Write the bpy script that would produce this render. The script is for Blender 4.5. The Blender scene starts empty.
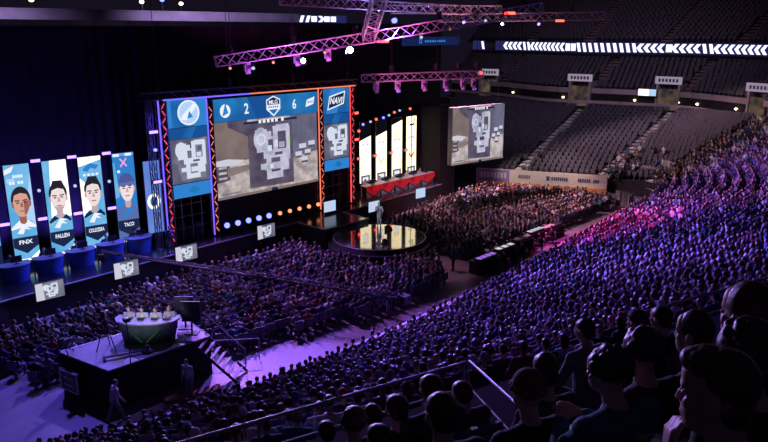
import bpy, bmesh, math, random
import numpy as np
from mathutils import Vector, Matrix

random.seed(7)
rng = np.random.default_rng(11)
C = bpy.context.scene.collection
SC = bpy.context.scene
PI = math.pi

# World frame: x runs along the stage front, -y points from the stage to the audience.
# ---------------------------------------------------------------- camera
CAM = Vector((-22.97, -40.3, 15.0))
cam_d = bpy.data.cameras.new('camera')
cam_d.sensor_width = 36.0
cam_d.lens = 711 / 768 * 36
cam_d.clip_start = 0.05
cam_d.clip_end = 400
cam = bpy.data.objects.new('camera', cam_d)
C.objects.link(cam)
cam.location = CAM
cam.rotation_euler = (math.radians(75), 0, math.radians(-47))
SC.camera = cam
# ---------------------------------------------------------------- world, exposure
w = bpy.data.worlds.new('arena_darkness')
SC.world = w
w.use_nodes = True
bg = w.node_tree.nodes['Background']
bg.inputs[0].default_value = (0.30, 0.22, 0.52, 1)
bg.inputs[1].default_value = 0.022
SC.view_settings.view_transform = 'Standard'
SC.view_settings.look = 'None'
SC.view_settings.gamma = 1
SC.view_settings.use_curve_mapping = False
SC.view_settings.exposure = 0.0

def V(a, b, z):
    return Vector((a, -b, z))

def spot(name, pos, aim, power, color, size=60, blend=0.6, radius=0.35):
    l = bpy.data.lights.new(name, 'SPOT')
    l.energy = power; l.color = color
    l.spot_size = math.radians(size); l.spot_blend = blend
    l.shadow_soft_size = radius
    o = bpy.data.objects.new(name, l)
    C.objects.link(o)
    o.location = V(*pos)
    d = V(*aim) - V(*pos)
    o.rotation_euler = d.to_track_quat('-Z', 'Y').to_euler()
    return o

VIO = (0.24, 0.11, 1.0); BLU = (0.10, 0.10, 1.0); MAG = (1.0, 0.07, 0.62); RED = (1.0, 0.1, 0.12)
WRM = (1.0, 0.62, 0.45); WHT = (0.85, 0.85, 1.0); PUR = (0.5, 0.18, 1.0)
# truss spots washing the audience
spot('truss_spot_light', (6.5, 5.5, 13.0), (-11, 24, 3), 34000, VIO, 60)
spot('truss_spot_light', (8.5, 7.6, 13.6), (2, 27, 5), 50000, VIO, 62)
spot('truss_spot_light', (10.4, 9.0, 15.2), (14, 28, 4), 80000, (0.22, 0.11, 1.0), 62)
spot('truss_spot_light', (9.4, 7.8, 14.3), (-15.5, 37.2, 11.5), 14000, (0.5, 0.28, 1.0), 26)
spot('truss_spot_light', (-0.6, 2.4, 12.9), (-19.5, 38.5, 13.2), 26000, (0.5, 0.33, 1.0), 20)
spot('drape_uplight', (-9.5, -4.8, 1.7), (-9.5, -7.2, 3.8), 2200, (0.14, 0.08, 1.0), 110)
spot('drape_uplight', (-3.5, -4.8, 1.7), (-3.5, -7.2, 3.8), 2200, (0.14, 0.08, 1.0), 110)
spot('added_presenter_fill', (9.0, 17.0, 15.0), (13.4, 5.9, 2.2), 5000, (0.8, 0.85, 1.0), 9)  # added fill without a fixture, brightens the presenter
spot('truss_spot_light', (15.6, 11.0, 16.0), (22.5, 19, 2), 34000, MAG, 38)
spot('truss_spot_light', (10, 7.0, 13.5), (11.5, 12.6, 0), 3600, (1.0, 0.4, 0.6), 24)
spot('added_board_fill', (27, 3, 14), (38, 5, 1), 9000, (1.0, 0.78, 0.7), 34)  # added fill, brightens the rink board only
spot('truss_spot_light', (18.5, 12.0, 15.9), (34, 27, 4), 34000, PUR, 56)
spot('truss_spot_light', (25.0, 2.0, 15.8), (26, 8, 0), 30000, (1.0, 0.45, 0.62), 66)
spot('truss_spot_light', (30.0, -2.0, 15.0), (46, 13, 3), 16000, (1.0, 0.6, 0.66), 50)
spot('truss_spot_light', (3.5, 1.5, 12.6), (1, 9, 0), 17000, PUR, 74)
spot('truss_spot_light', (-2.0, 3.0, 13.0), (-10, 9, 0), 11000, (0.34, 0.22, 1.0), 66)
spot('truss_spot_light', (-9, 4.0, 13.0), (-14.5, 13.5, 0), 8500, (0.16, 0.10, 1.0), 44)
spot('truss_spot_light', (3.5, 4.0, 13.0), (2, 15.8, 0), 6500, (0.6, 0.2, 1.0), 34)
spot('truss_spot_light', (-1.0, 10.0, 13.0), (-9.6, 12.6, 1.8), 3600, (0.34, 0.25, 1.0), 22)
spot('truss_spot_light', (2.6, 2.5, 12.8), (-6, -0, 2), 16000, BLU, 50)
spot('truss_spot_light', (14.0, 6.0, 11.5), (22, -1, 2), 4500, (1.0, 0.25, 0.25), 40)
spot('truss_spot_light', (14.0, 6.0, 11.5), (23, -0.6, 2), 3500, WHT, 26)
spot('house_light', (35, 10, 22), (54, -1, 7), 6500, (0.8, 0.62, 0.85), 88, 0.8, 1.0)
spot('house_light', (20, 24, 24), (72, 14, 14), 3800, (0.75, 0.5, 0.8), 62, 0.8, 1.0)

# ---------------------------------------------------------------- materials
def mat(name, col, rough=0.6, metal=0.0, var=0.25, scale=6.0, spec=0.5, bump=0.0):
    m = bpy.data.materials.new(name)
    m.use_nodes = True
    nt = m.node_tree
    b = nt.nodes['Principled BSDF']
    tc = nt.nodes.new('ShaderNodeTexCoord')
    nz = nt.nodes.new('ShaderNodeTexNoise')
    nz.inputs['Scale'].default_value = scale
    nz.inputs['Detail'].default_value = 4
    rp = nt.nodes.new('ShaderNodeValToRGB')
    rp.color_ramp.elements[0].position = 0.3
    rp.color_ramp.elements[1].position = 0.7
    rp.color_ramp.elements[0].color = tuple(c * (1 - var) for c in col) + (1,)
    rp.color_ramp.elements[1].color = tuple(min(1, c * (1 + var)) for c in col) + (1,)
    nt.links.new(tc.outputs['Object'], nz.inputs['Vector'])
    nt.links.new(nz.outputs[0], rp.inputs[0])
    nt.links.new(rp.outputs[0], b.inputs['Base Color'])
    b.inputs['Roughness'].default_value = rough
    b.inputs['Metallic'].default_value = metal
    b.inputs['Specular IOR Level'].default_value = spec
    if bump:
        bp = nt.nodes.new('ShaderNodeBump')
        bp.inputs['Strength'].default_value = bump
        nt.links.new(nz.outputs[0], bp.inputs['Height'])
        nt.links.new(bp.outputs[0], b.inputs['Normal'])
    return m

def emi(name, col, strength=1.0, noise=None):
    m = bpy.data.materials.new(name)
    m.use_nodes = True
    nt = m.node_tree
    nt.nodes.remove(nt.nodes['Principled BSDF'])
    e = nt.nodes.new('ShaderNodeEmission')
    e.inputs[1].default_value = strength
    e.inputs[0].default_value = tuple(col) + (1,)
    if noise:
        tc = nt.nodes.new('ShaderNodeTexCoord')
        nz = nt.nodes.new('ShaderNodeTexNoise')
        nz.inputs['Scale'].default_value = noise[1]
        rp = nt.nodes.new('ShaderNodeValToRGB')
        rp.color_ramp.elements[0].position = 0.35
        rp.color_ramp.elements[1].position = 0.65
        rp.color_ramp.elements[0].color = tuple(col) + (1,)
        rp.color_ramp.elements[1].color = tuple(noise[0]) + (1,)
        nt.links.new(tc.outputs['Object'], nz.inputs['Vector'])
        nt.links.new(nz.outputs[0], rp.inputs[0])
        nt.links.new(rp.outputs[0], e.inputs[0])
    nt.links.new(e.outputs[0], nt.nodes['Material Output'].inputs[0])
    return m

M = {}
M['floor'] = mat('polished_arena_floor', (0.15, 0.13, 0.17), 0.45, 0, 0.2, 0.6)
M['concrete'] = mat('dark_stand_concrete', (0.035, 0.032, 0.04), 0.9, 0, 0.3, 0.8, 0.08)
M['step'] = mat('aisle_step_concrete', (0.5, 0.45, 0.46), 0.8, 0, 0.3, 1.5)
M['aisle'] = mat('upper_aisle_concrete', (0.22, 0.14, 0.15), 0.8, 0, 0.4, 1.5)
M['black'] = mat('matte_black_cloth', (0.012, 0.011, 0.014), 0.9, 0, 0.4, 2)
M['drape'] = mat('black_velour_drape', (0.011, 0.009, 0.016), 0.95, 0, 0.4, 0.7)
M['deck'] = mat('glossy_black_stage_deck', (0.02, 0.02, 0.028), 0.16, 0, 0.3, 1.2)
M['circle'] = mat('mirror_gloss_stage_top', (0.3, 0.28, 0.26), 0.06, 0.85, 0.12, 3)
M['trim'] = mat('stage_edge_trim', (0.25, 0.25, 0.32), 0.4, 0.5, 0.2, 3)
M['alu_dark'] = mat('dark_grey_boom_tube', (0.04, 0.04, 0.05), 0.6, 0.0, 0.2, 4)
M['alu'] = mat('aluminium_truss_tube', (0.62, 0.6, 0.66), 0.35, 0.7, 0.15, 4)
M['steel'] = mat('grey_steel_rail', (0.3, 0.29, 0.33), 0.5, 0.4, 0.2, 4)
M['dkmetal'] = mat('dark_metal', (0.04, 0.04, 0.05), 0.4, 0.6, 0.3, 5)
M['plastic'] = mat('black_plastic', (0.02, 0.02, 0.024), 0.35, 0, 0.3, 8)
M['seat'] = mat('dark_blue_grey_seat_plastic', (0.10, 0.10, 0.14), 0.45, 0, 0.3, 3)
M['seat_far'] = mat('grey_seat_plastic', (0.085, 0.08, 0.11), 0.4, 0, 0.35, 3)
M['fascia'] = mat('painted_balcony_fascia', (0.42, 0.36, 0.48), 0.7, 0, 0.25, 0.5)
M['wallbeige'] = mat('pale_parapet_paint', (0.42, 0.33, 0.36), 0.7, 0, 0.2, 1)
M['blueskirt'] = mat('blue_desk_cloth', (0.05, 0.13, 0.48), 0.6, 0, 0.15, 2)
M['redskirt'] = mat('red_desk_cloth', (0.72, 0.03, 0.04), 0.6, 0, 0.15, 2)
M['redskirt2'] = mat('dark_red_desk_fold', (0.42, 0.015, 0.03), 0.6, 0, 0.15, 2)
M['deskgrey'] = mat('pale_desk_top', (0.26, 0.27, 0.38), 0.4, 0, 0.15, 2)
M['wood'] = mat('ramp_plywood', (0.34, 0.15, 0.09), 0.6, 0, 0.3, 3)
M['plat'] = mat('platform_deck_paint', (0.17, 0.17, 0.22), 0.4, 0, 0.2, 1.5)
M['white'] = mat('white_plastic', (0.75, 0.75, 0.78), 0.4, 0, 0.08, 3)
M['paper'] = mat('dasher_board_white', (0.72, 0.62, 0.58), 0.5, 0, 0.06, 1)
M['kick'] = mat('orange_kick_plate', (0.75, 0.30, 0.12), 0.5, 0, 0.1, 2)
M['ink'] = mat('dark_ink', (0.08, 0.07, 0.16), 0.5, 0, 0.1, 3)
M['violetink'] = mat('violet_banner_vinyl', (0.28, 0.2, 0.55), 0.5, 0, 0.1, 3)
M['denim'] = mat('blue_denim', (0.11, 0.11, 0.17), 0.8, 0, 0.25, 40)

# screens and light sources
E_ = {}
E_['skyblue'] = emi('screen_sky_blue', (0.10, 0.40, 0.75), 1.0, ((0.2, 0.52, 0.85), 0.6))
E_['paleblue'] = emi('screen_pale_blue', (0.45, 0.66, 0.95), 1.0)
E_['panelblue'] = emi('screen_deep_blue', (0.012, 0.11, 0.36), 1.0, ((0.02, 0.2, 0.5), 0.5))
E_['stripblue'] = emi('screen_strip_blue', (0.01, 0.08, 0.30), 1.0)
E_['midblue'] = emi('screen_mid_blue', (0.03, 0.22, 0.62), 1.0)
E_['white'] = emi('screen_white', (0.85, 0.9, 1.0), 1.0)
E_['hotwhite'] = emi('screen_hot_white', (1.0, 0.93, 0.86), 1.5)
E_['cream'] = emi('screen_cream', (1.0, 0.9, 0.62), 1.9, ((1.0, 0.82, 0.42), 0.8))
E_['navy'] = emi('screen_navy', (0.012, 0.02, 0.07), 1.0)
E_['skin1'] = emi('screen_skin_warm', (0.68, 0.36, 0.28), 1.0)
E_['skin1d'] = emi('screen_skin_warm_deep', (0.34, 0.12, 0.10), 1.0)
E_['skin2'] = emi('screen_skin_pale', (0.88, 0.74, 0.74), 1.0)
E_['skin2d'] = emi('screen_skin_pale_deep', (0.55, 0.38, 0.42), 1.0)
E_['hair'] = emi('screen_dark_hair', (0.02, 0.018, 0.03), 1.0)
E_['tan'] = emi('screen_tan_wall', (0.16, 0.12, 0.12), 1.0, ((0.25, 0.19, 0.18), 0.5))
E_['sand'] = emi('screen_sand_floor', (0.30, 0.25, 0.26), 1.0, ((0.6, 0.52, 0.52), 1.5))
E_['slate'] = emi('screen_slate', (0.10, 0.10, 0.16), 1.0, ((0.16, 0.15, 0.24), 0.8))
E_['mapbg'] = emi('screen_map_ground', (0.07, 0.055, 0.09), 1.0, ((0.13, 0.105, 0.16), 0.9))
E_['mapbg2'] = emi('screen_map_ground_light', (0.10, 0.10, 0.15), 1.0, ((0.22, 0.22, 0.30), 0.9))
E_['map'] = emi('screen_map_lanes', (0.36, 0.36, 0.50), 1.0, ((0.58, 0.57, 0.72), 1.2))
E_['map2'] = emi('screen_map_lanes_bright', (0.66, 0.72, 0.85), 1.0)
E_['crate'] = emi('screen_crate_light', (0.6, 0.6, 0.7), 1.0)
E_['green'] = emi('screen_green', (0.35, 0.6, 0.3), 1.0)
E_['blackscreen'] = emi('screen_black', (0.004, 0.004, 0.008), 1.0)
E_['redtube'] = emi('red_led_tape', (1.0, 0.08, 0.1), 1.3)
E_['bluetube'] = emi('blue_led_tape', (0.16, 0.10, 1.0), 1.7)
E_['orangetube'] = emi('orange_led_tape', (1.0, 0.22, 0.12), 1.2)
E_['lampblue'] = emi('lamp_lens_blue', (0.10, 0.12, 1.0), 5)
E_['lampwhite'] = emi('lamp_lens_white', (0.8, 0.85, 1.0), 30)
E_['lampred'] = emi('lamp_lens_red', (1.0, 0.06, 0.05), 5)
E_['lamporange'] = emi('lamp_lens_orange', (1.0, 0.28, 0.12), 1.8)
E_['lampwarm'] = emi('lamp_lens_warm', (1.0, 0.75, 0.45), 4)
E_['lampviolet'] = emi('lamp_lens_violet', (0.28, 0.16, 1.0), 4.0)
E_['ribbonwhite'] = emi('ribbon_board_white', (0.82, 0.84, 1.0), 1.6)
E_['ribbonblue'] = emi('ribbon_board_blue', (0.02, 0.02, 0.10), 1.0)
E_['adblue'] = emi('ribbon_board_dim_blue', (0.008, 0.015, 0.08), 1.0)
E_['purplescreen'] = emi('laptop_screen_purple', (0.35, 0.15, 0.8), 1.0)
E_['pinkscreen'] = emi('pink_desk_light', (1.0, 0.25, 0.5), 1.0)
E_['signglow'] = emi('backlit_sign', (0.30, 0.24, 0.34), 1.0)
E_['greendim'] = emi('dim_green_light', (0.01, 0.045, 0.02), 1.0)
M['deskfront'] = mat('grey_green_desk_front', (0.05, 0.07, 0.075), .4, 0, .3, 3)
M.update({'E_' + k: v for k, v in E_.items()})

# ---------------------------------------------------------------- mesh builder
class MB:
    def __init__(s):
        s.v = []; s.f = []; s.m = []; s.mats = []
    def mi(s, m):
        if m not in s.mats: s.mats.append(m)
        return s.mats.index(m)
    def add(s, vs, fs, m):
        o = len(s.v); k = s.mi(m)
        s.v.extend([tuple(x) for x in vs])
        for f in fs:
            s.f.append(tuple(i + o for i in f)); s.m.append(k)
    def box(s, c, size, m, rz=0.0, rot=None):
        R = rot if rot is not None else Matrix.Rotation(rz, 3, 'Z')
        c = Vector(c); h = [x / 2 for x in size]
        vs = [c + R @ Vector((sx * h[0], sy * h[1], sz * h[2])) for sx in (-1, 1) for sy in (-1, 1) for sz in (-1, 1)]
        s.add(vs, [(0, 1, 3, 2), (4, 6, 7, 5), (0, 4, 5, 1), (2, 3, 7, 6), (0, 2, 6, 4), (1, 5, 7, 3)], m)
    def tube(s, p, q, r, m, n=6, r2=None, caps=True):
        p = Vector(p); q = Vector(q); r2 = r if r2 is None else r2
        d = (q - p).normalized()
        a = d.cross(Vector((0, 0, 1)))
        if a.length < 1e-3: a = Vector((1, 0, 0))
        a.normalize(); b = d.cross(a)
        vs = []
        for k in range(n):
            t = 2 * PI * k / n
            e = a * math.cos(t) + b * math.sin(t)
            vs.append(p + e * r); vs.append(q + e * r2)
        fs = [(2 * k, 2 * ((k + 1) % n), 2 * ((k + 1) % n) + 1, 2 * k + 1) for k in range(n)]
        if caps:
            fs.append(tuple(2 * k for k in reversed(range(n)))); fs.append(tuple(2 * k + 1 for k in range(n)))
        s.add(vs, fs, m)
    def prism(s, pts, z0, z1, m, mtop=None):
        n = len(pts)
        vs = [(p[0], p[1], z0) for p in pts] + [(p[0], p[1], z1) for p in pts]
        s.add(vs, [(k, (k + 1) % n, (k + 1) % n + n, k + n) for k in range(n)] + [tuple(reversed(range(n)))], m)
        s.add(vs[n:], [tuple(range(n))], mtop or m)
    def lathe(s, c, prof, m, n=24):
        c = Vector(c); vs = []
        for r, z in prof:
            for k in range(n):
                t = 2 * PI * k / n
                vs.append(c + Vector((r * math.cos(t), r * math.sin(t), z)))
        fs = []
        for j in range(len(prof) - 1):
            for k in range(n):
                k2 = (k + 1) % n
                fs.append((j * n + k, j * n + k2, (j + 1) * n + k2, (j + 1) * n + k))
        fs.append(tuple(reversed(range(n)))); fs.append(tuple(range((len(prof) - 1) * n, len(prof) * n)))
        s.add(vs, fs, m)
    def poly(s, pts, m):
        s.add(pts, [tuple(range(len(pts)))], m)
    def build(s, name, parent=None, smooth=False, link=True):
        me = bpy.data.meshes.new(name)
        me.from_pydata(s.v, [], s.f)
        for k in s.mats: me.materials.append(M[k])
        me.polygons.foreach_set('material_index', s.m)
        if smooth: me.polygons.foreach_set('use_smooth', [True] * len(s.f))
        me.update()
        o = bpy.data.objects.new(name, me)
        C.objects.link(o)
        if parent is not None: put(o, parent)
        return o

def put(o, parent):
    o.parent = parent
    # children are modelled in world coordinates when the parent is placed; undo the parent's transform
    o.matrix_parent_inverse = wm(parent).inverted()

def wm(o):
    m = Matrix.LocRotScale(o.location, o.rotation_euler, o.scale)
    if o.parent is not None: m = wm(o.parent) @ o.matrix_parent_inverse @ m
    return m

def tag(o, label=None, cat=None, group=None, kind=None):
    if label: o['label'] = label
    if cat: o['category'] = cat
    if group: o['group'] = group
    if kind: o['kind'] = kind
    return o

def empty(name, loc, rz=0.0):
    o = bpy.data.objects.new(name, None)
    C.objects.link(o)
    o.location = loc; o.rotation_euler = (0, 0, rz)
    o.empty_display_size = 0.2
    return o

def frame(a, b, z, ang):
    """local x right along the panel, y up, z out towards the audience"""
    t = math.radians(ang)
    x = Vector((math.cos(t), -math.sin(t), 0)); y = Vector((0, 0, 1)); n = x.cross(y)
    return Matrix(((x.x, y.x, n.x, a), (x.y, y.y, n.y, -b), (x.z, y.z, n.z, z), (0, 0, 0, 1)))

_fonts = {}
def text_geo(mb, F, txt, cx, cy, h, m, off=0.02, shear=0.0, wscale=1.0, bold=0.0):
    cu = bpy.data.curves.new('lettering', 'FONT')
    cu.body = txt; cu.size = 1.0; cu.resolution_u = 3; cu.align_x = 'CENTER'; cu.offset = bold
    o = bpy.data.objects.new('lettering', cu)
    me = bpy.data.meshes.new_from_object(o)
    vs = [v.co.copy() for v in me.vertices]
    if not vs: return
    y0 = min(v.y for v in vs); y1 = max(v.y for v in vs); x0 = min(v.x for v in vs); x1 = max(v.x for v in vs)
    s = h / (y1 - y0)
    out = []
    for v in vs:
        yy = (v.y - (y0 + y1) / 2) * s; xx = (v.x - (x0 + x1) / 2) * s * wscale
        out.append(F @ Vector((cx + xx + yy * shear, cy + yy, off)))
    mb.add(out, [tuple(p.vertices) for p in me.polygons], m)
    bpy.data.objects.remove(o); bpy.data.meshes.remove(me); bpy.data.curves.remove(cu)

class Art:
    """flat artwork on one screen face, in screen units"""
    def __init__(s, F): s.F = F; s.mb = MB(); s.k = 1; s.xf = None
    def _z(s): s.k += 1; return 0.004 + 0.0015 * s.k
    def poly(s, pts, m, clip=None):
        z = s._z()
        if s.xf:
            cx, cy, kx, ky, w_ = s.xf
            pts = [(min(max(cx + (x - cx) * kx, 0), w_), cy + (y - cy) * ky) for x, y in pts]
        if clip:
            x0, y0, x1, y1 = clip
            pts = [(min(max(x, x0), x1), min(max(y, y0), y1)) for x, y in pts]
        s.mb.poly([s.F @ Vector((x, y, z)) for x, y in pts], m)
    def rect(s, x0, y0, x1, y1, m): s.poly([(x0, y0), (x1, y0), (x1, y1), (x0, y1)], m)
    def ell(s, cx, cy, rx, ry, m, n=20, a0=0, a1=2 * PI, clip=None):
        full = abs(a1 - a0 - 2 * PI) < 1e-6
        s.poly([(cx + rx * math.cos(a0 + (a1 - a0) * k / (n if full else n - 1)), cy + ry * math.sin(a0 + (a1 - a0) * k / (n if full else n - 1))) for k in range(n)], m, clip)
    def ring(s, cx, cy, r0, r1, m, n=28, a0=0, a1=2 * PI):
        z = s._z(); vs = []
        for k in range(n + 1):
            t = a0 + (a1 - a0) * k / n
            vs += [s.F @ Vector((cx + r0 * math.cos(t), cy + r0 * math.sin(t), z)), s.F @ Vector((cx + r1 * math.cos(t), cy + r1 * math.sin(t), z))]
        s.mb.add(vs, [(2 * k, 2 * k + 1, 2 * k + 3, 2 * k + 2) for k in range(n)], m)
    def text(s, *a, **k): text_geo(s.mb, s.F, *a, off=s._z(), **k)

def minimap(A, cx, cy, w, h, mlane='E_map', mvoid='E_mapbg', extra=True):
    """a plain arena floor plan of rooms and corridors"""
    def R(x0, y0, x1, y1, m=mlane): A.rect(cx + x0 * w, cy + y0 * h, cx + x1 * w, cy + y1 * h, m)
    R(-0.40, 0.12, -0.12, 0.40); A.ell(cx - 0.27 * w, cy + 0.24 * h, 0.17 * w, 0.2 * h, mlane)
    R(-0.14, 0.22, 0.12, 0.36); R(0.02, 0.02, 0.14, 0.44); R(0.10, 0.34, 0.42, 0.46); R(0.34, -0.16, 0.44, 0.42)
    R(-0.22, -0.06, -0.10, 0.2); R(-0.22, -0.10, 0.40, 0.04); R(0.18, -0.34, 0.40, -0.06)
    R(-0.16, -0.42, -0.04, -0.04); R(-0.16, -0.46, 0.24, -0.34); R(-0.30, -0.28, -0.06, -0.18); R(-0.02, -0.3, 0.24, -0.18)
    R(0.16, 0.06, 0.3, 0.16); R(-0.38, 0.02, -0.2, 0.14)
    R(0.2, 0.2, 0.31, 0.30, mvoid); R(-0.02, 0.27, 0.02, 0.4, mvoid); R(0.05, -0.06, 0.24, -0.01, mvoid)
    if extra:
        R(0.37, 0.02, 0.41, 0.3, 'E_crate'); R(0.40, 0.08, 0.44, 0.26, 'E_green'); R(-0.2, -0.30, -0.15, -0.22, 'E_green')
        R(-0.12, 0.02, -0.02, 0.12, 'E_map2'); R(0.05, 0.08, 0.13, 0.2, 'E_map2'); R(-0.08, -0.28, 0.0, -0.2, 'E_map2')
        A.ring(cx - 0.27 * w, cy + 0.24 * h, 0.08 * w, 0.11 * w, 'E_map2')
# ================================================================ structure: floor, stands
fm = MB(); fm.prism([(-60, -60), (90, -60), (90, 40), (-60, 40)], -0.3, 0.0, 'floor')
tag(fm.build('floor'), 'polished arena floor under stage and seats', kind='structure')

BOT = [(-22, 15.0, .4), (-16, 17.0, .4), (-10, 18.6, .4), (0, 19.3, .4), (12, 18.7, .4), (24, 17.6, .5), (34, 17.0, 0.8),
       (38.8, 16.2, 1.2), (40.6, 14.6, 1.5), (40.3, 10.6, 1.3), (38.0, 5.0, 1.2), (35.4, -1.0, 1.2), (35.5, -8, 1.2), (36, -16, 1.2)]
TOP = [(-29, 29.0, 8.1), (-18.4, 32.0, 8.0), (-8.6, 34.9, 8.0), (0, 37.5, 8.0), (10, 39.5, 7.7), (20, 40.3, 7.4), (34, 38.5, 7.0),
       (46, 31, 7.0), (51, 21, 6.8), (57, 11, 6.3), (56.5, 3, 6.1), (54.5, -5, 6.0), (57, -14, 6.0), (58, -24, 6.0)]
def crv(P, t):
    i = max(0, min(len(P) - 2, int(math.floor(t)))); f = t - i
    def g(k): return Vector(P[max(0, min(len(P) - 1, k))])
    p0, p1, p2, p3 = g(i - 1), g(i), g(i + 1), g(i + 2)
    return 0.5 * ((2 * p1) + (p2 - p0) * f + (2 * p0 - 5 * p1 + 4 * p2 - p3) * f * f + (3 * p1 - p0 - 3 * p2 + p3) * f ** 3)
def bowl(t, fr):
    a = crv(BOT, t); b = crv(TOP, t)
    return a.lerp(b, fr)
def outd(t):
    a = crv(BOT, t); b = crv(TOP, t); d = b - a; d.z = 0
    return d.normalized()
NR = 20

def step_mesh(fn, t0, t1, dt, n, m, z_of, name, label, base_drop=0.6):
    mb = MB(); ts = np.arange(t0, t1 + 1e-6, dt)
    rows = []
    for k in range(n + 1):
        rows.append([fn(t, k / n) for t in ts])
    for k in range(n):
        for j in range(len(ts) - 1):
            z0 = [z_of(ts[j], k, n), z_of(ts[j + 1], k, n)]
            zr = [z_of(ts[j], k - 1, n) if k else z0[0] - base_drop, z_of(ts[j + 1], k - 1, n) if k else z0[1] - base_drop]
            p, q = rows[k][j], rows[k][j + 1]; r, s_ = rows[k + 1][j], rows[k + 1][j + 1]
            vs = [(p.x, -p.y, zr[0]), (q.x, -q.y, zr[1]), (q.x, -q.y, z0[1]), (p.x, -p.y, z0[0]), (s_.x, -s_.y, z0[1]), (r.x, -r.y, z0[0])]
            mb.add(vs, [(0, 1, 2, 3), (3, 2, 4, 5)], m)
    return tag(mb.build(name), label, kind='structure')

def zl(t, k, n):
    return crv(BOT, t).z + (crv(TOP, t).z - crv(BOT, t).z) * k / n
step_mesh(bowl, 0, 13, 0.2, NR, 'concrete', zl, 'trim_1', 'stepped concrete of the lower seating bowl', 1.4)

# cross aisle above the near rows, then the tier in which the camera stands (stepped parallel to the aisle rail)
RD = Vector((0.958, 0.287, 0)); RN = Vector((0.287, -0.958, 0))      # (a, b): along the rail, and towards the stage
R0 = Vector((-22.97, 40.3, 0))
def tier(h, s, z):          # h metres towards the stage from the camera, s metres along
    p = R0 + RN * h + RD * s
    return Vector((p.x, -p.y, z))
def tier_z(k): return 13.15 - 0.45 * (k - 1)
mb = MB()
for k in range(-2, 9):
    h0 = -0.35 + 0.85 * (k - 1); h1 = h0 + 0.85; z = tier_z(k)
    vs = [tier(h0, -16, z), tier(h1, -16, z), tier(h1, 40, z), tier(h0, 40, z), tier(h1, -16, z - 0.45), tier(h1, 40, z - 0.45)]
    mb.add(vs, [(0, 1, 2, 3), (1, 4, 5, 2)], 'concrete')
zc = tier_z(9)
mb.add([tier(6.45, -16, zc), tier(8.0, -16, zc), tier(8.0, 40, zc), tier(6.45, 40, zc), tier(8.0, -16, 7.9), tier(8.0, 40, 7.9), tier(10.9, -16, 7.9), tier(10.9, 40, 7.9)],
       [(0, 1, 2, 3), (1, 4, 5, 2), (4, 6, 7, 5)], 'concrete')
tag(mb.build('trim_2'), 'stepped concrete of the tier above the aisle rail', kind='structure')

# low barrier wall at the foot of the near bowl with its pale cap
mb = MB()
ts = np.arange(0, 8.01, 0.25)
for j in range(len(ts) - 1):
    p, q = crv(BOT, ts[j]), crv(BOT, ts[j + 1]); dp, dq = outd(ts[j]), outd(ts[j + 1])
    p0, q0 = p - dp * 0.6, q - dq * 0.6; p1, q1 = p - dp * 0.42, q - dq * 0.42
    vs = [(p0.x, -p0.y, 0), (q0.x, -q0.y, 0), (q0.x, -q0.y, 1.0), (p0.x, -p0.y, 1.0), (p1.x, -p1.y, 1.0), (q1.x, -q1.y, 1.0), (p1.x, -p1.y, 0), (q1.x, -q1.y, 0)]
    mb.add(vs, [(0, 1, 2, 3), (4, 5, 7, 6)], 'black'); mb.add(vs, [(3, 2, 5, 4)], 'fascia')
tag(mb.build('wall_front'), 'low barrier wall with pale cap at foot of the crowded stand', kind='structure')

# aisle stairs down the far stand
def stair(t, n, m, name, w=1.0, fn=bowl, zf=zl, label=''):
    mb = MB()
    for k in range(n):
        p = fn(t, (k + 0.5) / n); q = fn(t, (k + 1.0) / n); d = q - p; d.z = 0; ln = d.length * 2; d.normalize()
        z = zf(t, k, n); R = Matrix.Rotation(math.atan2(-d.y, d.x), 3, 'Z')
        zn = zf(t, k + 1, n)
        mb.box((p.x, -p.y, z + 0.03), (ln * 0.98, w, 0.06), m, rot=R)
        mb.box((p.x + d.x * ln * 0.25, -(p.y + d.y * ln * 0.25), z + (zn - z) / 4 + 0.03), (ln * 0.5, w, (zn - z) / 2), m, rot=R)
    return tag(mb.build(name), label, kind='structure')
stair(10.42, NR, 'step', 'trim_3', 1.3, label='pale aisle stairs of far stand beside the hanging screen')
stair(9.15, NR, 'step', 'trim_4', 1.3, label='pale aisle stairs in middle of far stand')
stair(8.02, NR, 'step', 'trim_5', 1.6, label='pale aisle stairs at edge of the packed section')

# stair railings (steel) on the far stand stairs
def stair_rail(t, side, k0, k1, label):
    mb = MB(); pts = []
    for k in range(k0, k1 + 1, 2):
        p = bowl(t, (k + 0.5) / NR); d = outd(t); s = Vector((-d.y, d.x, 0)) * side
        p = p + s; z = zl(t, k, NR)
        pts.append(Vector((p.x, -p.y, z + 1.0)))
        mb.tube((p.x, -p.y, z), (p.x, -p.y, z + 1.0), 0.03, 'steel', 5)
    for p, q in zip(pts, pts[1:]):
        mb.tube(p, q, 0.035, 'steel', 5); mb.tube(p - Vector((0, 0, .45)), q - Vector((0, 0, .45)), 0.025, 'steel', 5)
    o = mb.build('stair_railing'); tag(o, label, 'railing')
stair_rail(10.42, 0.8, 0, 12, 'grey stair railing on far stand nearest the hanging screen')
stair_rail(9.15, 0.8, 0, 14, 'grey stair railing on the middle stairs of far stand')
stair_rail(8.02, 0.9, 0, 19, 'grey stair railing dividing empty seats from the packed stand')
stair_rail(8.02, -0.9, 2, 19, 'grey stair railing on the crowd side of the corner stairs')

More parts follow.
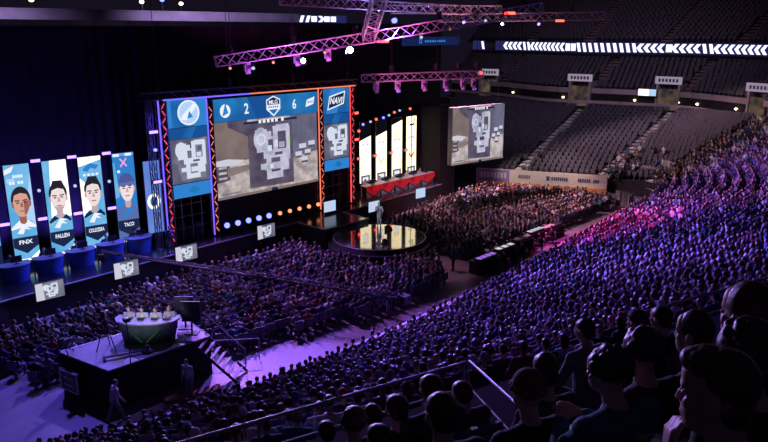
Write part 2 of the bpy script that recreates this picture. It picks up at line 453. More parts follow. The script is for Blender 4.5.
# concourse walkway, parapets, middle tier, ribbon fascia, upper tier of the far side
T0, T1_ = 5.5, 13
def outer(t, d): return crv(TOP, t) + outd(t) * d
def strip(mb, t0, t1, d0, z0, d1, z1, m, dt=0.2):
    ts = np.arange(t0, t1 + 1e-6, dt)
    for j in range(len(ts) - 1):
        a, b = outer(ts[j], d0), outer(ts[j + 1], d0); c, e = outer(ts[j], d1), outer(ts[j + 1], d1)
        da, db = crv(TOP, ts[j]).z * 0, 0
        mb.add([(a.x, -a.y, z0), (b.x, -b.y, z0), (e.x, -e.y, z1), (c.x, -c.y, z1)], [(0, 1, 2, 3)], m)
mb = MB()
strip(mb, T0, 13, 0, 5.95, 3.2, 5.95, 'concrete'); strip(mb, T0, 13, 3.2, 5.95, 3.2, 7.6, 'black')
strip(mb, T0, 13, 12.6, 10.0, 12.6, 12.0, 'black'); strip(mb, T0, 13, 14.2, 11.9, 12.6, 11.9, 'black')
tag(mb.build('wall_right'), 'dark concourse wall behind the far stand', kind='structure')
mb = MB()
for z0, d in ((6.3, 0.1), (7.6, 3.15)):
    strip(mb, T0, 13, d, z0 + (0.35 if d < 1 else 0), d, z0 + 0.6 + (0.1 if d < 1 else 0), 'wallbeige'); strip(mb, T0, 13, d, z0 + .6 + (0.1 if d < 1 else 0), d + .15, z0 + .6 + (0.1 if d < 1 else 0), 'wallbeige')
tag(mb.build('trim_6'), 'pale parapets along the far concourse', kind='structure')
def midfn(t, fr): return outer(t, 3.4 + 10.8 * fr)
def midz(t, k, n): return 8.0 + 4.0 * k / n
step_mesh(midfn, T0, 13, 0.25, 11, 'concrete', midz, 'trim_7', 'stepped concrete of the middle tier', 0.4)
def upfn(t, fr): return outer(t, 12.9 + 26 * fr)
def upz(t, k, n): return 13.6 + 9.5 * k / n
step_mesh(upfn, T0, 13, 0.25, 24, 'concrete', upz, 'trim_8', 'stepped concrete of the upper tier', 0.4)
for i, t in enumerate((8.2, 8.95, 9.85, 10.87, 11.9)):
    stair(t, 24, 'aisle', 'trim_%d' % (9 + i), 1.5, upfn, upz, 'aisle steps of the upper tier')
for i, t in enumerate((9.2, 10.45, 12.0)):
    stair(t, 11, 'aisle', 'trim_%d' % (14 + i), 1.4, midfn, midz, 'aisle steps of the middle tier')

# LED ribbon board: slanted stripes and arrow runs
def ribbon(fn, L, z0, z1, name, label, runs):
    root = empty(name, fn(0) + Vector((0, 0, z0)))
    back = MB(); n = int(L / 1.5)
    for j in range(n):
        a, b = fn(j * L / n), fn((j + 1) * L / n)
        back.add([(a.x, a.y, z0), (b.x, b.y, z0), (b.x, b.y, z1), (a.x, a.y, z1)], [(0, 1, 2, 3)], 'E_ribbonblue')
    back.build('display', root)
    st = MB(); x = 0.0
    def q(x0, x1, lean, ya=0.08, yb=0.92):
        h = z1 - z0
        def P(x, y):
            p = fn(x); d = (fn(x + .1) - p).normalized(); nrm = Vector((d.y, -d.x, 0))
            cm = (Vector((-23, -40, 0)) - p); cm.z = 0
            if nrm.dot(cm) < 0: nrm = -nrm
            return Vector((p.x, p.y, z0 + h * y)) + nrm * 0.06
        st.add([P(x0, ya), P(x1, ya), P(x1 + lean, yb), P(x0 + lean, yb)], [(0, 1, 2, 3)], 'E_ribbonwhite')
    i = 0
    while x < L - 1.6:
        kind = runs[i % len(runs)]; i += 1
        if kind == '/':
            q(x, x + 0.42, 0.28); x += 0.8
        elif kind == '>':
            q(x, x + 0.5, 0.45, 0.1, 0.5); q(x + 0.45, x + 0.95, -0.45, 0.5, 0.9); x += 0.85
        elif kind == '#':
            q(x, x + 0.75, 0, 0.15, 0.85); x += 0.9
        else: x += 0.9
    st.build('stripe_pattern', root)
    tag(root, label, 'LED board')
    return root
_pts = [outer(t, 12.5) for t in np.arange(5.5, 12.5, 0.02)]
_cum = [0.0]
for p, q in zip(_pts, _pts[1:]): _cum.append(_cum[-1] + math.hypot(q.x - p.x, q.y - p.y))
def rib(x):
    k = int(np.searchsorted(_cum, x)) - 1; k = max(0, min(len(_pts) - 2, k))
    f = (x - _cum[k]) / max(1e-6, _cum[k + 1] - _cum[k]); p = _pts[k] + (_pts[k + 1] - _pts[k]) * f
    return Vector((p.x, -p.y, 0))
ribbon(rib, _cum[-1] - 0.3, 12.15, 13.5, 'ribbon_board', 'long white and blue LED ribbon board around the upper tier', '////////##>>>>>>>>//>>>>#>>>>//')
_pts2 = [outer(t, 12.5) for t in np.arange(12.62, 12.85, 0.01)]
_c2 = [0.0]
for p, q in zip(_pts2, _pts2[1:]): _c2.append(_c2[-1] + math.hypot(q.x - p.x, q.y - p.y))
def rib2(x):
    k = int(np.searchsorted(_c2, x)) - 1; k = max(0, min(len(_pts2) - 2, k))
    f = (x - _c2[k]) / max(1e-6, _c2[k + 1] - _c2[k]); p = _pts2[k] + (_pts2[k + 1] - _pts2[k]) * f
    return Vector((p.x, -p.y, 0))
ribbon(rib2, _c2[-1], 12.15, 13.5, 'ribbon_board', 'short striped LED ribbon segment left of the long ribbon board', '////')
# opposite long side: balcony fascia beam and two small boards
mb = MB(); mb.box(V(-8, -16.3, 16.15), (66, 0.6, 0.72), 'fascia'); mb.box(V(-8, -16.0, 16.55), (66, 0.14, 0.1), 'fascia')
tag(mb.build('trim_17'), 'grey violet balcony edge above the black drape', kind='structure')
mb = MB(); mb.prism([(-62, 21), (54, 21), (54, 22), (-62, 22)], 0, 15.8, 'black'); tag(mb.build('wall_back'), 'dark wall behind the drape', kind='structure')
ribbon(lambda x: V(24.9 + x, -15.9, 0), 6.6, 15.75, 16.5, 'ribbon_board', 'small white LED board above the drape, left of the truss crossing', '//#>##//')
root = empty('advertising_board', V(41, -16, 13.2)); b_ = MB(); b_.box(V(46.2, -16.2, 13.75), (10.8, 0.3, 1.0), 'E_adblue'); b_.build('display', root)
t_ = MB(); FA = frame(40.8, -16.02, 13.25, 0)
A = Art(FA); A.ring(3.0, 0.5, 0.16, 0.28, 'E_midblue')
for i in range(9): A.rect(3.8 + i * 0.45, 0.38, 4.1 + i * 0.45, 0.62, 'E_midblue')
A.mb.build('emblem', root); tag(root, 'dim blue LED advertising board right of the truss crossing', 'LED board')
# small lamps and clutter on the balcony over the drape
for i, (a, z, mm) in enumerate(((-0.4, 17.2, 'E_lampwarm'), (8.5, 17.3, 'E_lampwarm'), (12.2, 17.25, 'E_lampwarm'), (10.4, 17.5, 'E_lampblue'))):
    r_ = empty('balcony_lamp', V(a, -16.6, 16.6))
    s_ = MB(); s_.tube(V(a, -16.6, 16.5), V(a, -16.6, z), 0.05, 'dkmetal'); s_.build('stem', r_)
    s_ = MB(); s_.lathe(V(a, -16.6, z), [(0.02, -0.16), (0.15, -0.1), (0.2, 0), (0.15, 0.1), (0.02, 0.16)], mm, 12); s_.build('lens', r_, True)
    tag(r_, ['small warm lamp on the balcony at top left corner', 'small warm lamp on the balcony above the drape, nearest the blue lamp', 'small warm lamp on the balcony right of the blue lamp', 'bright blue lamp on the balcony above the black drape'][i], 'lamp')

# portals with signs in the far concourse
def portal(t, label, labels):
    p = outer(t, 3.0); d = outd(t); ang = math.atan2(-d.y, d.x)
    R = Matrix.Rotation(ang, 3, 'Z'); base = Vector((p.x, -p.y, 5.95))
    root = empty('concourse_portal', base)
    def L(x, y, z): return base + R @ Vector((x, y, z))
    m1 = MB(); m1.box(L(1.1, -1.25, 1.6), (2.6, 0.25, 3.2), 'wallbeige', rot=R); m1.box(L(1.2, 1.25, 1.6), (2.6, 0.25, 3.2), 'wallbeige', rot=R)
    m1.box(L(1.2, 0, 3.3), (2.8, 2.9, 0.3), 'black', rot=R); m1.build('frame', root)
    m2 = MB(); m2.box(L(-0.15, 0, 3.5), (0.2, 3.0, 0.85), 'E_signglow', rot=R)
    for j in range(6): m2.box(L(-0.27, -1.0 + j * 0.4, 3.5), (0.03, 0.24, 0.36), 'ink', rot=R)
    m2.build('sign', root)
    m3 = MB(); m3.box(L(0.1, 0, 1.3), (0.08, 2.2, 2.4), 'E_lampdoor', rot=R); m3.build('passage_glow_panel', root)
    tag(root, label, 'portal')
M['E_lampdoor'] = emi('passage_glow_paint', (0.11, 0.075, 0.045), 1.0, ((0.02, 0.018, 0.025), 0.9))  # glow put into the colour, stands for light inside the passage
portal(12.25, 'lit concourse portal with a sign, next to the hanging screen', None)
portal(10.62, 'lit concourse portal with a sign above the middle of the far stand', None)
portal(9.4, 'brightest concourse portal with a sign and coloured screens beside it', None)
portal(8.33, 'concourse portal with a sign at right edge of picture', None)
for i, (t, dt) in enumerate(((9.85, 0), (10.85, 0), (9.0, 0), (11.8, 0), (8.55, 0), (9.25, 0))):
    p = outer(t, 3.0); r_ = empty('wall_lamp', V(p.x, p.y, 7.0))
    s_ = MB(); s_.lathe(V(p.x, p.y, 7.0), [(0.02, -0.14), (0.14, -0.08), (0.17, 0), (0.14, 0.08), (0.02, 0.14)], 'E_lampwarm', 10); s_.build('globe', r_, True)
    s_ = MB(); q = outer(t, 3.2); s_.tube(V(p.x, p.y, 7.0), V(q.x, q.y, 7.0), 0.03, 'dkmetal'); s_.build('bracket', r_)
    tag(r_, ['small warm wall lamp left of the brightest portal', 'small warm wall lamp near the middle portal, to its left', 'small warm wall lamp right of the brightest portal', 'small warm wall lamp right of the portal by the hanging screen', 'small warm wall lamp nearest the right edge of picture', 'small warm wall lamp close beside the brightest portal'][i], 'lamp')
p = outer(8.98, 3.05); q = outer(9.06, 3.05)
for (t, mm, lb) in ((9.72, 'E_hotwhite', 'bright white screen at concession left of brightest portal'), (9.62, 'E_paleblue', 'pale blue screen at concession beside brightest portal')):
    p = outer(t, 2.6); d = outd(t); R = Matrix.Rotation(math.atan2(-d.y, d.x), 3, 'Z')
    s_ = MB(); s_.box((p.x, -p.y, 8.0), (0.12, 1.2, 0.75), mm, rot=R); s_.box((p.x + d.x * .1, -p.y - d.y * .1, 8.0), (0.1, 1.35, 0.9), 'plastic', rot=R)
    tag(s_.build('concession_screen'), lb, 'screen')

# dasher board banner at the far end of the floor
root = empty('dasher_board', V(35.2, -0.6, 0))
b0 = Vector((34.9, -0.9)); b1 = Vector((40.0, 10.6)); dv = (b1 - b0); Lb = dv.length; ang = math.degrees(math.atan2(dv.y, dv.x))
FB = frame(b0.x, b0.y, 0, ang)
# the face looks back to the floor: flip so that reading runs left to right for the audience
mb = MB()
def Q(mb, x0, x1, z0, z1, m, off):
    mb.add([FB @ Vector((x0, z0, off)), FB @ Vector((x1, z0, off)), FB @ Vector((x1, z1, off)), FB @ Vector((x0, z1, off))], [(0, 1, 2, 3)], m)
Rb = Matrix.Rotation(-math.radians(ang), 3, 'Z')
mid = (b0 + b1) / 2
mb.box((mid.x, -mid.y, 1.03), (Lb, 0.16, 1.3), 'paper', rot=Rb); mb.build('white_panel', root)
mb = MB(); mb.box((mid.x, -mid.y, 0.2), (Lb, 0.2, 0.4), 'kick', rot=Rb); mb.build('kick_plate', root)
mb = MB(); Q(mb, 0.05, 3.3, 0.42, 1.64, 'violetink', 0.1); mb.build('violet_panel', root)
mb = MB()
for i in range(8): Q(mb, 0.4 + i * 0.34, 0.62 + i * 0.34, 0.8, 1.35, 'paper', 0.11)
for x0, n in ((4.2, 6), (7.4, 8), (9.9, 6), (11.3, 3)):
    for i in range(n): Q(mb, x0 + i * 0.2, x0 + i * 0.2 + 0.13, 0.9, 1.25, 'ink', 0.11)
Q(mb, 6.9, 7.2, 0.85, 1.3, 'ink', 0.11)
mb.build('printed_marks', root)
tag(root, 'long white rink board with orange foot and violet end, below far stand', 'board')

# white barriers near the corner tunnel
for (t, fr, w_, z0, lb) in ((8.35, 0.10, 3.2, 1.9, 'pale grey barrier panel at foot of the corner stairs, left one'), (8.0, 0.14, 1.9, 2.6, 'pale grey barrier panel at foot of the corner stairs, right one')):
    p = bowl(t, fr); d = outd(t); R = Matrix.Rotation(math.atan2(-d.y, d.x), 3, 'Z')
    root = empty('barrier_panel', V(p.x, p.y, z0 - 0.3))
    s_ = MB(); s_.box((p.x, -p.y, z0 + 0.35), (0.08, w_, 0.9), 'steel', rot=R); s_.build('panel', root)
    s_ = MB()
    for j in range(3): s_.box(Vector((p.x, -p.y, z0 + 0.3)) + R @ Vector((-0.06, (j - 1) * w_ / 2.1, 0)), (0.06, 0.06, 1.3), 'white', rot=R)
    s_.build('frame', root)
    tag(root, lb, 'barrier')
root = empty('slide_barrier', V(35.4, 14.9, 0))
s_ = MB()
for j in range(7):
    t = j / 6 * 1.9; s_.box(V(34.9 + 1.2 * math.sin(t), 14.0 + 1.2 * math.cos(t), 0.66), (0.5, 0.12, 1.3), 'white', rz=-t)
s_.build('curved_panel', root); tag(root, 'white curved barrier by the corner tunnel at end of the packed stand', 'barrier')

# steel hand rails
def handrail(pts, name, label, h=1.0, r=0.035, posts=1.6, mid=True):
    """pts: floor points in world coordinates"""
    root = MB()
    for p, q in zip(pts, pts[1:]):
        p = Vector(p); q = Vector(q); n = max(1, int((q - p).length / posts))
        root.tube(p + Vector((0, 0, h)), q + Vector((0, 0, h)), r, 'steel', 8)
        if mid: root.tube(p + Vector((0, 0, h * .55)), q + Vector((0, 0, h * .55)), r * .7, 'steel', 6)
        for k in range(n + 1):
            a = p.lerp(q, k / n); root.tube(a, a + Vector((0, 0, h)), r * .8, 'steel', 6)
    o = root.build(name); tag(o, label, 'railing'); return o
handrail([tier(7.75, -12, 9.3), tier(7.75, 5.95, 9.3)], 'aisle_rail', 'long steel aisle rail running behind the nearest heads', .92, .026)
handrail([tier(7.75, 6.02, 9.3), tier(5.5, 4.95, 10.0)], 'stair_railing', 'steel railing climbing right from the end of the long aisle rail', .92, .018)
handrail([tier(7.75, 9.6, 9.3), tier(7.75, 20.5, 9.3)], 'aisle_rail', 'steel aisle rail crossing behind the large heads at right', .92, .028)
def rowp(t, k, dz=0.0): p = bowl(t, (k + 0.1) / NR); return Vector((p.x, -p.y, zl(t, k, NR) + dz))
for t0, t1, k, lb in ((2.05, 2.65, 17, 'steel rail in the crowd directly above the long aisle rail corner'), (2.95, 3.5, 12, 'steel rail in the middle of the packed stand'), (3.6, 4.3, 17, 'steel rail in the packed stand left of the large heads'), (1.2, 1.8, 12, 'steel rail in the packed stand lower left'), (4.4, 5.0, 14, 'steel rail in the packed stand far right')):
    handrail([rowp(t0 + (t1 - t0) * j / 4, k) for j in range(5)], 'crowd_rail', lb, 1.15)
# ================================================================ stage
mb = MB()
deckpts = [(-15, 3.1), (-11, 2.45), (-5, 2.2), (0, 1.75), (9.3, 1.6), (9.3, 4.6), (13.6, 4.6), (13.6, 1.9), (19, 1.5), (27.0, 0.9), (27.0, -5.5), (-15, -5.5)]
mb.prism([(a, -b) for a, b in deckpts], 0, 1.5, 'black', 'deck')
root = mb.build('stage'); tag(root, 'long black glossy stage deck in front of the big screens', 'stage')
mb = MB()
for (p, q) in zip(deckpts[:10], deckpts[1:10]):
    mb.tube(V(p[0], p[1], 1.5), V(q[0], q[1], 1.5), 0.05, 'trim', 5)
mb.build('edge_trim', root)
mb = MB(); CC = V(11.4, 7.8, 0)
mb.lathe(CC, [(3.55, 0), (3.55, 0.85), (3.3, 0.85), (3.2, 1.2)], 'black', 56)
root = mb.build('round_stage'); tag(root, 'round black thrust stage with glossy mirror top', 'stage')
mb = MB(); mb.lathe(CC, [(3.15, 1.2), (3.15, 1.225)], 'circle', 56); mb.build('glossy_top', root)
mb = MB()
for k in range(56): t0, t1 = 2 * PI * k / 56, 2 * PI * (k + 1) / 56; mb.tube(CC + Vector((3.2 * math.cos(t0), 3.2 * math.sin(t0), 1.2)), CC + Vector((3.2 * math.cos(t1), 3.2 * math.sin(t1), 1.2)), .03, 'trim', 5, caps=False)
mb.build('rim', root)
mb = MB()
for k in range(5): mb.box(V(11.4 - 2.2 + k * 1.1, 7.2, 1.235), (0.1, 0.02, 0.02), 'trim')

# black drape wall behind the stage
def drape(a0, a1, b, z0, z1, name, label, amp=0.14, per=0.75, kind='structure', bend=0):
    mb = MB(); n = int((a1 - a0) / 0.2); vs = []
    for j in range(n + 1):
        a = a0 + (a1 - a0) * j / n; y = b + amp * math.sin(2 * PI * a / per) + 0.4 * amp * math.sin(a * 3.1)
        vs += [V(a, y, z0), V(a, y, z1)]
    mb.add(vs, [(2 * j, 2 * j + 2, 2 * j + 3, 2 * j + 1) for j in range(n)], 'drape')
    o = mb.build(name, smooth=True); tag(o, label, kind=kind)
drape(-45, 29.5, -7, 0, 15.3, 'wall_left', 'black drape wall behind the stage')
# dark drape box at the right end of stage
root = empty('drape_tower', V(28.4, -1, 0))
mb = MB(); mb.box(V(28.4, -1.6, 4.2), (2.2, 3.6, 8.4), 'drape'); mb.build('drape_cover', root)
mb = MB(); mb.tube(V(27.3, 0.3, 0), V(27.3, 0.3, 8.6), 0.07, 'dkmetal'); mb.tube(V(29.5, 0.3, 0), V(29.5, 0.3, 8.6), 0.07, 'dkmetal'); mb.tube(V(27.3, 0.3, 8.6), V(29.5, 0.3, 8.6), 0.07, 'dkmetal')
mb.build('pipe_frame', root); tag(root, 'tall black draped tower between red desks and hanging screen', 'drape')

# ---- truss generator
def truss_geo(mb, p, q, w=0.5, h=0.5, seg=0.6, m='alu', r=0.035, rd=0.02):
    p = Vector(p); q = Vector(q); d = (q - p); L = d.length; d.normalize()
    up = Vector((0, 0, 1)) if abs(d.z) < 0.9 else Vector((0, 1, 0))
    s = d.cross(up).normalized(); u = s.cross(d).normalized()
    cs = [s * w / 2 * i + u * h / 2 * j for i, j in ((-1, -1), (1, -1), (1, 1), (-1, 1))]
    for c in cs: mb.tube(p + c, q + c, r, m, 5)
    n = max(2, int(L / seg))
    for k in range(n):
        a = p + d * (L * k / n); b = p + d * (L * (k + 1) / n)
        for e in range(4):
            c0, c1 = cs[e], cs[(e + 1) % 4]
            if k % 2: c0, c1 = c1, c0
            mb.tube(a + c0, b + c1, rd, m, 4, caps=False)
    for a in (p, q):
        for e in range(4): mb.tube(a + cs[e], a + cs[(e + 1) % 4], rd, m, 4)

def truss(p, q, name, label, cat='truss', w=0.5, h=0.5, seg=0.6, drops=(), r=0.035, rd=0.02, m='alu'):
    root = empty(name, p)
    mb = MB(); truss_geo(mb, p, q, w, h, seg, m, r, rd); mb.build('frame', root)
    for t in drops:
        a = Vector(p).lerp(Vector(q), t); mb = MB(); mb.tube(a, a + Vector((0, 0, 11)), 0.02, 'dkmetal', 5)
        mb.box(a + Vector((0, 0, 0.55)), (0.25, 0.25, 0.5), 'dkmetal'); mb.build('hoist_chain', root)
    tag(root, label, cat); return root

# ---- screen wall
def tape(mb, p, q, m, r=0.05): mb.tube(p, q, r, m, 5)
def tower(a, b, z1, label, left_m, right_m, w=0.5):
    root = empty('truss_tower', V(a, b, 1.5))
    mb = MB(); truss_geo(mb, V(a, b, 1.55), V(a, b, z1), w, w, 0.45, 'redmetal'); mb.build('frame', root)
    mb = MB(); mb.box(V(a, b, 1.53), (0.8, 0.8, 0.06), 'dkmetal'); mb.build('base_plate', root)
    mb = MB(); tape(mb, V(a - w / 2 - .08, b + w / 2 + .04, 1.6), V(a - w / 2 - .08, b + w / 2 + .04, z1), left_m)
    mb.build('led_tape', root)
    mb = MB(); n = int((z1 - 1.8) / 0.45)
    for k in range(n):
        z = 1.8 + k * 0.45; s = 1 if k % 2 else -1
        mb.tube(V(a - s * 0.1, b + w / 2 + .03, z), V(a + s * 0.1, b + w / 2 + .03, z + 0.3), 0.028, right_m, 4)
    mb.build('led_lattice', root)
    tag(root, label, 'truss'); return root
M['redmetal'] = mat('dark_truss_metal', (0.2, 0.16, 0.2), 0.4, 0.6, 0.2, 5)
tower(0.0, 0.0, 10.85, 'leftmost lit truss tower of the screen wall, blue edge and red lattice', 'E_bluetube', 'E_redtube')
tower(3.42, 0.0, 10.75, 'lit truss tower between left side panel and main screen', 'E_bluetube', 'E_orangetube', 0.36)
tower(13.1, 0.0, 10.8, 'lit truss tower between main screen and right side panel', 'E_orangetube', 'E_orangetube', 0.4)
tower(16.4, 0.0, 10.9, 'rightmost lit truss tower of the screen wall', 'E_redtube', 'E_redtube', 0.4)
r_ = truss(V(-1.2, 0, 11.1), V(16.9, 0, 11.1), 'header_truss', 'horizontal truss along the top of the screen wall', w=0.5, h=0.45, drops=(0.06, 0.35, 0.65, 0.95), m='redmetal')
mb = MB(); tape(mb, V(0, 0.35, 10.86), V(6.5, 0.35, 10.86), 'E_bluetube', 0.05); tape(mb, V(6.5, 0.35, 10.86), V(16.6, 0.35, 10.86), 'E_orangetube', 0.045); mb.build('led_tape', r_)

def screen(name, a, b, z, ang, w, h, label, art, cat='screen', depth=0.25, frame_m='plastic', edge=0.03, display='display'):
    F = frame(a, b, z, ang)
    root = empty(name, F @ Vector((0, 0, 0)), -math.radians(ang))
    mb = MB(); R = F.to_3x3()
    mb.box(F @ Vector((w / 2, h / 2, -depth / 2)), (w + 2 * edge, h + 2 * edge, depth), frame_m, rot=R); mb.build('cabinet', root)
    A = Art(F); art(A, w, h); A.mb.build(display, root)
    tag(root, label, cat); return root

def art_score(A, w, h):
    A.rect(0, 0, w, h, 'E_panelblue'); A.poly([(w * .38, 0), (w * .5, 0), (w * .56, h), (w * .3, h)], 'E_stripblue')
    A.ell(w * .1, h * .47, .42, .45, 'E_white'); A.poly([(w * .1 - .25, h * .25), (w * .1 + .02, h * .8), (w * .1 + .12, h * .75), (w * .1 - .05, h * .3), (w * .1 + .25, h * .38)], 'E_midblue')
    A.text('2', w * .29, h * .5, .72, 'E_white', wscale=.8, bold=0.02)
    A.text('6', w * .755, h * .5, .7, 'E_white', wscale=.8, bold=0.02)
    cx = w * .545
    A.poly([(cx - .62, h * .80), (cx, h * .97), (cx + .62, h * .80), (cx + .62, h * .35), (cx, h * .02), (cx - .62, h * .35)], 'E_white')
    A.poly([(cx - .54, h * .76), (cx, h * .91), (cx + .54, h * .76), (cx + .54, h * .56), (cx - .54, h * .56)], 'E_navy')
    A.text('MLG', cx, h * .68, .3, 'E_white', bold=0.02)
    A.poly([(cx - .42, h * .34), (cx + .42, h * .34), (cx, h * .10)], 'E_panelblue')
    for i in range(5): A.rect(cx - .45 + i * .19, h * .42, cx - .33 + i * .19, h * .5, 'E_midblue')
    x = w * .92; A.poly([(x - .45, h * .3), (x + .32, h * .42), (x + .45, h * .78), (x - .32, h * .64)], 'E_white')
    A.text('NAVI', x, h * .535, .2, 'E_panelblue', wscale=.9, shear=.3, bold=.02)

def art_game(A, w, h):
    A.rect(0, 0, w, h, 'E_sand')
    A.poly([(0, h * .42), (w * .30, h * .48), (w * .30, h), (0, h)], 'E_tan')
    A.poly([(w * .12, h * .93), (w * .3, h * .78), (w * .3, h), (w * .12, h)], 'E_mapbg')
    A.poly([(w * .72, h * .4), (w, h * .46), (w, h), (w * .72, h)], 'E_slate')
    for i in range(5): A.rect(w * (.75 + i * .05), h * .5, w * (.752 + i * .05), h, 'E_mapbg2')
    A.poly([(0, h * .22), (w * .12, h * .24), (w * .12, h * .44), (0, h * .5)], 'E_mapbg')
    A.poly([(0, h * .44), (w * .18, h * .42), (w * .26, h * .48), (w * .1, h * .52), (0, h * .51)], 'E_crate')
    A.poly([(w * .1, h * .28), (w * .3, h * .34), (w * .3, h * .41), (w * .1, h * .4)], 'E_tan')
    for i in range(3): A.rect(w * .02, h * (.26 + i * .07), w * .09, h * (.29 + i * .07), 'E_sand')
    for (x, y, s) in ((.76, .42, 1), (.80, .52, 1.1), (.86, .44, .9), (.9, .55, 1), (.82, .34, 1)):
        A.rect(w * x, h * y, w * (x + .07 * s), h * (y + .06 * s), 'E_crate'); A.rect(w * x, h * (y - .03), w * (x + .07 * s), h * y, 'E_mapbg')
    x0, x1 = w * .295, w * .735
    A.poly([(x0, h * .08), (x1, h * .06), (x1, h * .97), (x0, h * .97)], 'E_mapbg')
    minimap(A, (x0 + x1) / 2 + .1, h * .53, (x1 - x0) * .92, h * .80)
    A.rect(w * .26, h * .945, w * .78, h * .975, 'E_navy')
    for i, x in enumerate((.40, .44, .48, .52, .56, .62)): A.rect(w * x, h * .94, w * (x + .025), h * .985, 'E_white')
    A.rect(0, 0, w, h * .035, 'E_tan'); A.rect(w * .03, h * .05, w * .2, h * .075, 'E_mapbg2'); A.rect(w * .5, 0, w * .56, h * .04, 'E_navy')

def art_map(A, w, h):
    A.rect(0, 0, w, h, 'E_mapbg2'); A.rect(0, 0, w, h * .06, 'E_slate')
    A.poly([(0, 0), (w * .24, 0), (w * .16, h * .45), (0, h * .5)], 'E_slate'); A.poly([(w * .9, 0), (w, 0), (w, h), (w * .95, h)], 'E_slate')
    minimap(A, w * .52, h * .52, w * .92, h * .94, 'E_map2', 'E_mapbg', False)

def art_logo_L(A, w, h):
    A.rect(0, 0, w, h, 'E_panelblue'); A.rect(w * .62, 0, w, h, 'E_midblue'); A.rect(0, 0, w * .1, h, 'E_midblue')
    c = (w * .53, h * .5); A.ell(*c, .78, .8, 'E_white', 32); A.ell(*c, .68, .70, 'E_paleblue', 32)
    A.poly([(c[0] + .5, c[1] + .66), (c[0] + .66, c[1] + .44), (c[0] - .18, c[1] - .48), (c[0] - .62, c[1] - .4), (c[0] - .42, c[1] - .1)], 'E_white')
    A.poly([(c[0] + .06, c[1] + .12), (c[0] + .3, c[1] - .3), (c[0] - .12, c[1] - .36)], 'E_midblue')
    A.ring(*c, .70, .80, 'E_white', a0=-1.2, a1=4.2)
def art_logo_R(A, w, h):
    A.rect(0, 0, w, h, 'E_panelblue'); A.poly([(w * .1, 0), (w * .5, 0), (w * .85, h), (w * .3, h)], 'E_midblue')
    c = (w * .5, h * .5)
    A.poly([(c[0] - .95, c[1] - .68), (c[0] + .78, c[1] - .28), (c[0] + .95, c[1] + .72), (c[0] - .72, c[1] + .38)], 'E_white')
    A.poly([(c[0] - .84, c[1] - .56), (c[0] + .68, c[1] - .2), (c[0] + .84, c[1] + .6), (c[0] - .64, c[1] + .28)], 'E_navy')
    A.text('NAVI', c[0], c[1] + .02, .5, 'E_white', wscale=.85, shear=.25, bold=.03)
def art_strip(A, w, h):
    A.rect(0, 0, w, h, 'E_stripblue'); A.poly([(w * .3, 0), (w * .55, 0), (w * .7, h), (w * .45, h)], 'E_panelblue')
def art_strip2(A, w, h):
    A.rect(0, 0, w, h, 'E_midblue'); A.ell(w * .55, h * .5, .3, .22, 'E_panelblue'); A.rect(w * .4, h * .35, w * .7, h * .5, 'E_panelblue')

screen('score_screen', 3.72, 0.1, 9.1, 0, 9.1, 1.52, 'wide blue score display above the main screen reading 2 and 6', art_score)
screen('main_screen', 3.66, 0.1, 3.86, 0, 9.05, 5.22, 'large main screen showing a game view with a map in its middle', art_game)
screen('side_panel_screen', 0.34, 0.1, 9.05, 0, 2.86, 1.78, 'blue side panel with a round white emblem, left of score display', art_logo_L)
screen('side_panel_screen', 0.36, 0.1, 8.32, 0, 2.84, 0.7, 'dark blue strip panel under the round emblem', art_strip)
screen('side_panel_screen', 0.38, 0.1, 5.45, 0, 2.76, 2.85, 'grey map panel left of the main screen', art_map)
screen('side_panel_screen', 0.38, 0.1, 4.5, 0, 2.8, 0.9, 'blue strip panel under the left map panel', art_strip2)
screen('side_panel_screen', 13.42, 0.1, 8.85, 0, 2.7, 1.9, 'blue side panel with slanted white team emblem, right of score display', art_logo_R)
screen('side_panel_screen', 13.42, 0.1, 8.1, 0, 2.7, 0.72, 'dark blue strip panel under the slanted emblem', art_strip)
screen('side_panel_screen', 13.42, 0.1, 5.35, 0, 2.65, 2.7, 'grey map panel right of the main screen', art_map)
screen('side_panel_screen', 13.42, 0.1, 4.45, 0, 2.65, 0.85, 'blue strip panel under the right map panel', art_strip2)
# black cloth masking below the screens
for (a0, a1, lb, t) in ((3.7, 12.75, 'black masking cloth under the main screen', 3.8),):
    mb = MB(); mb.box(V((a0 + a1) / 2, -0.1, (1.5 + t) / 2), (a1 - a0, 0.1, t - 1.5), 'black'); tag(mb.build('masking_cloth'), lb, 'cloth')
# black backing frames in the side bays: crossed pipes and stacked gear
for (a0, a1, lb) in ((0.35, 3.2, 'dark pipe frame with stored gear under the left map panel'), (13.4, 16.1, 'dark pipe frame with stored gear under the right map panel')):
    root = empty('equipment_bay', V((a0 + a1) / 2, -0.8, 1.5)); mb = MB()
    for k in range(4): x = a0 + 0.3 + k * (a1 - a0 - 0.6) / 3; mb.tube(V(x, -0.8, 1.5), V(x, -0.8, 4.5), 0.035, 'steel', 5)
    for z in (2.2, 3.0, 3.8): mb.tube(V(a0, -0.8, z), V(a1, -0.8, z), 0.03, 'steel', 5)
    mb.build('pipe_frame', root); mb = MB()
    for k in range(4): mb.box(V(a0 + .45 + k * .62, -1.1, 1.5 + (.35, .5, .3, .45)[k]), (.5, .5, (.7, 1.0, .6, .9)[k]), 'plastic')
    mb.build('road_case', root); tag(root, lb, 'frame')

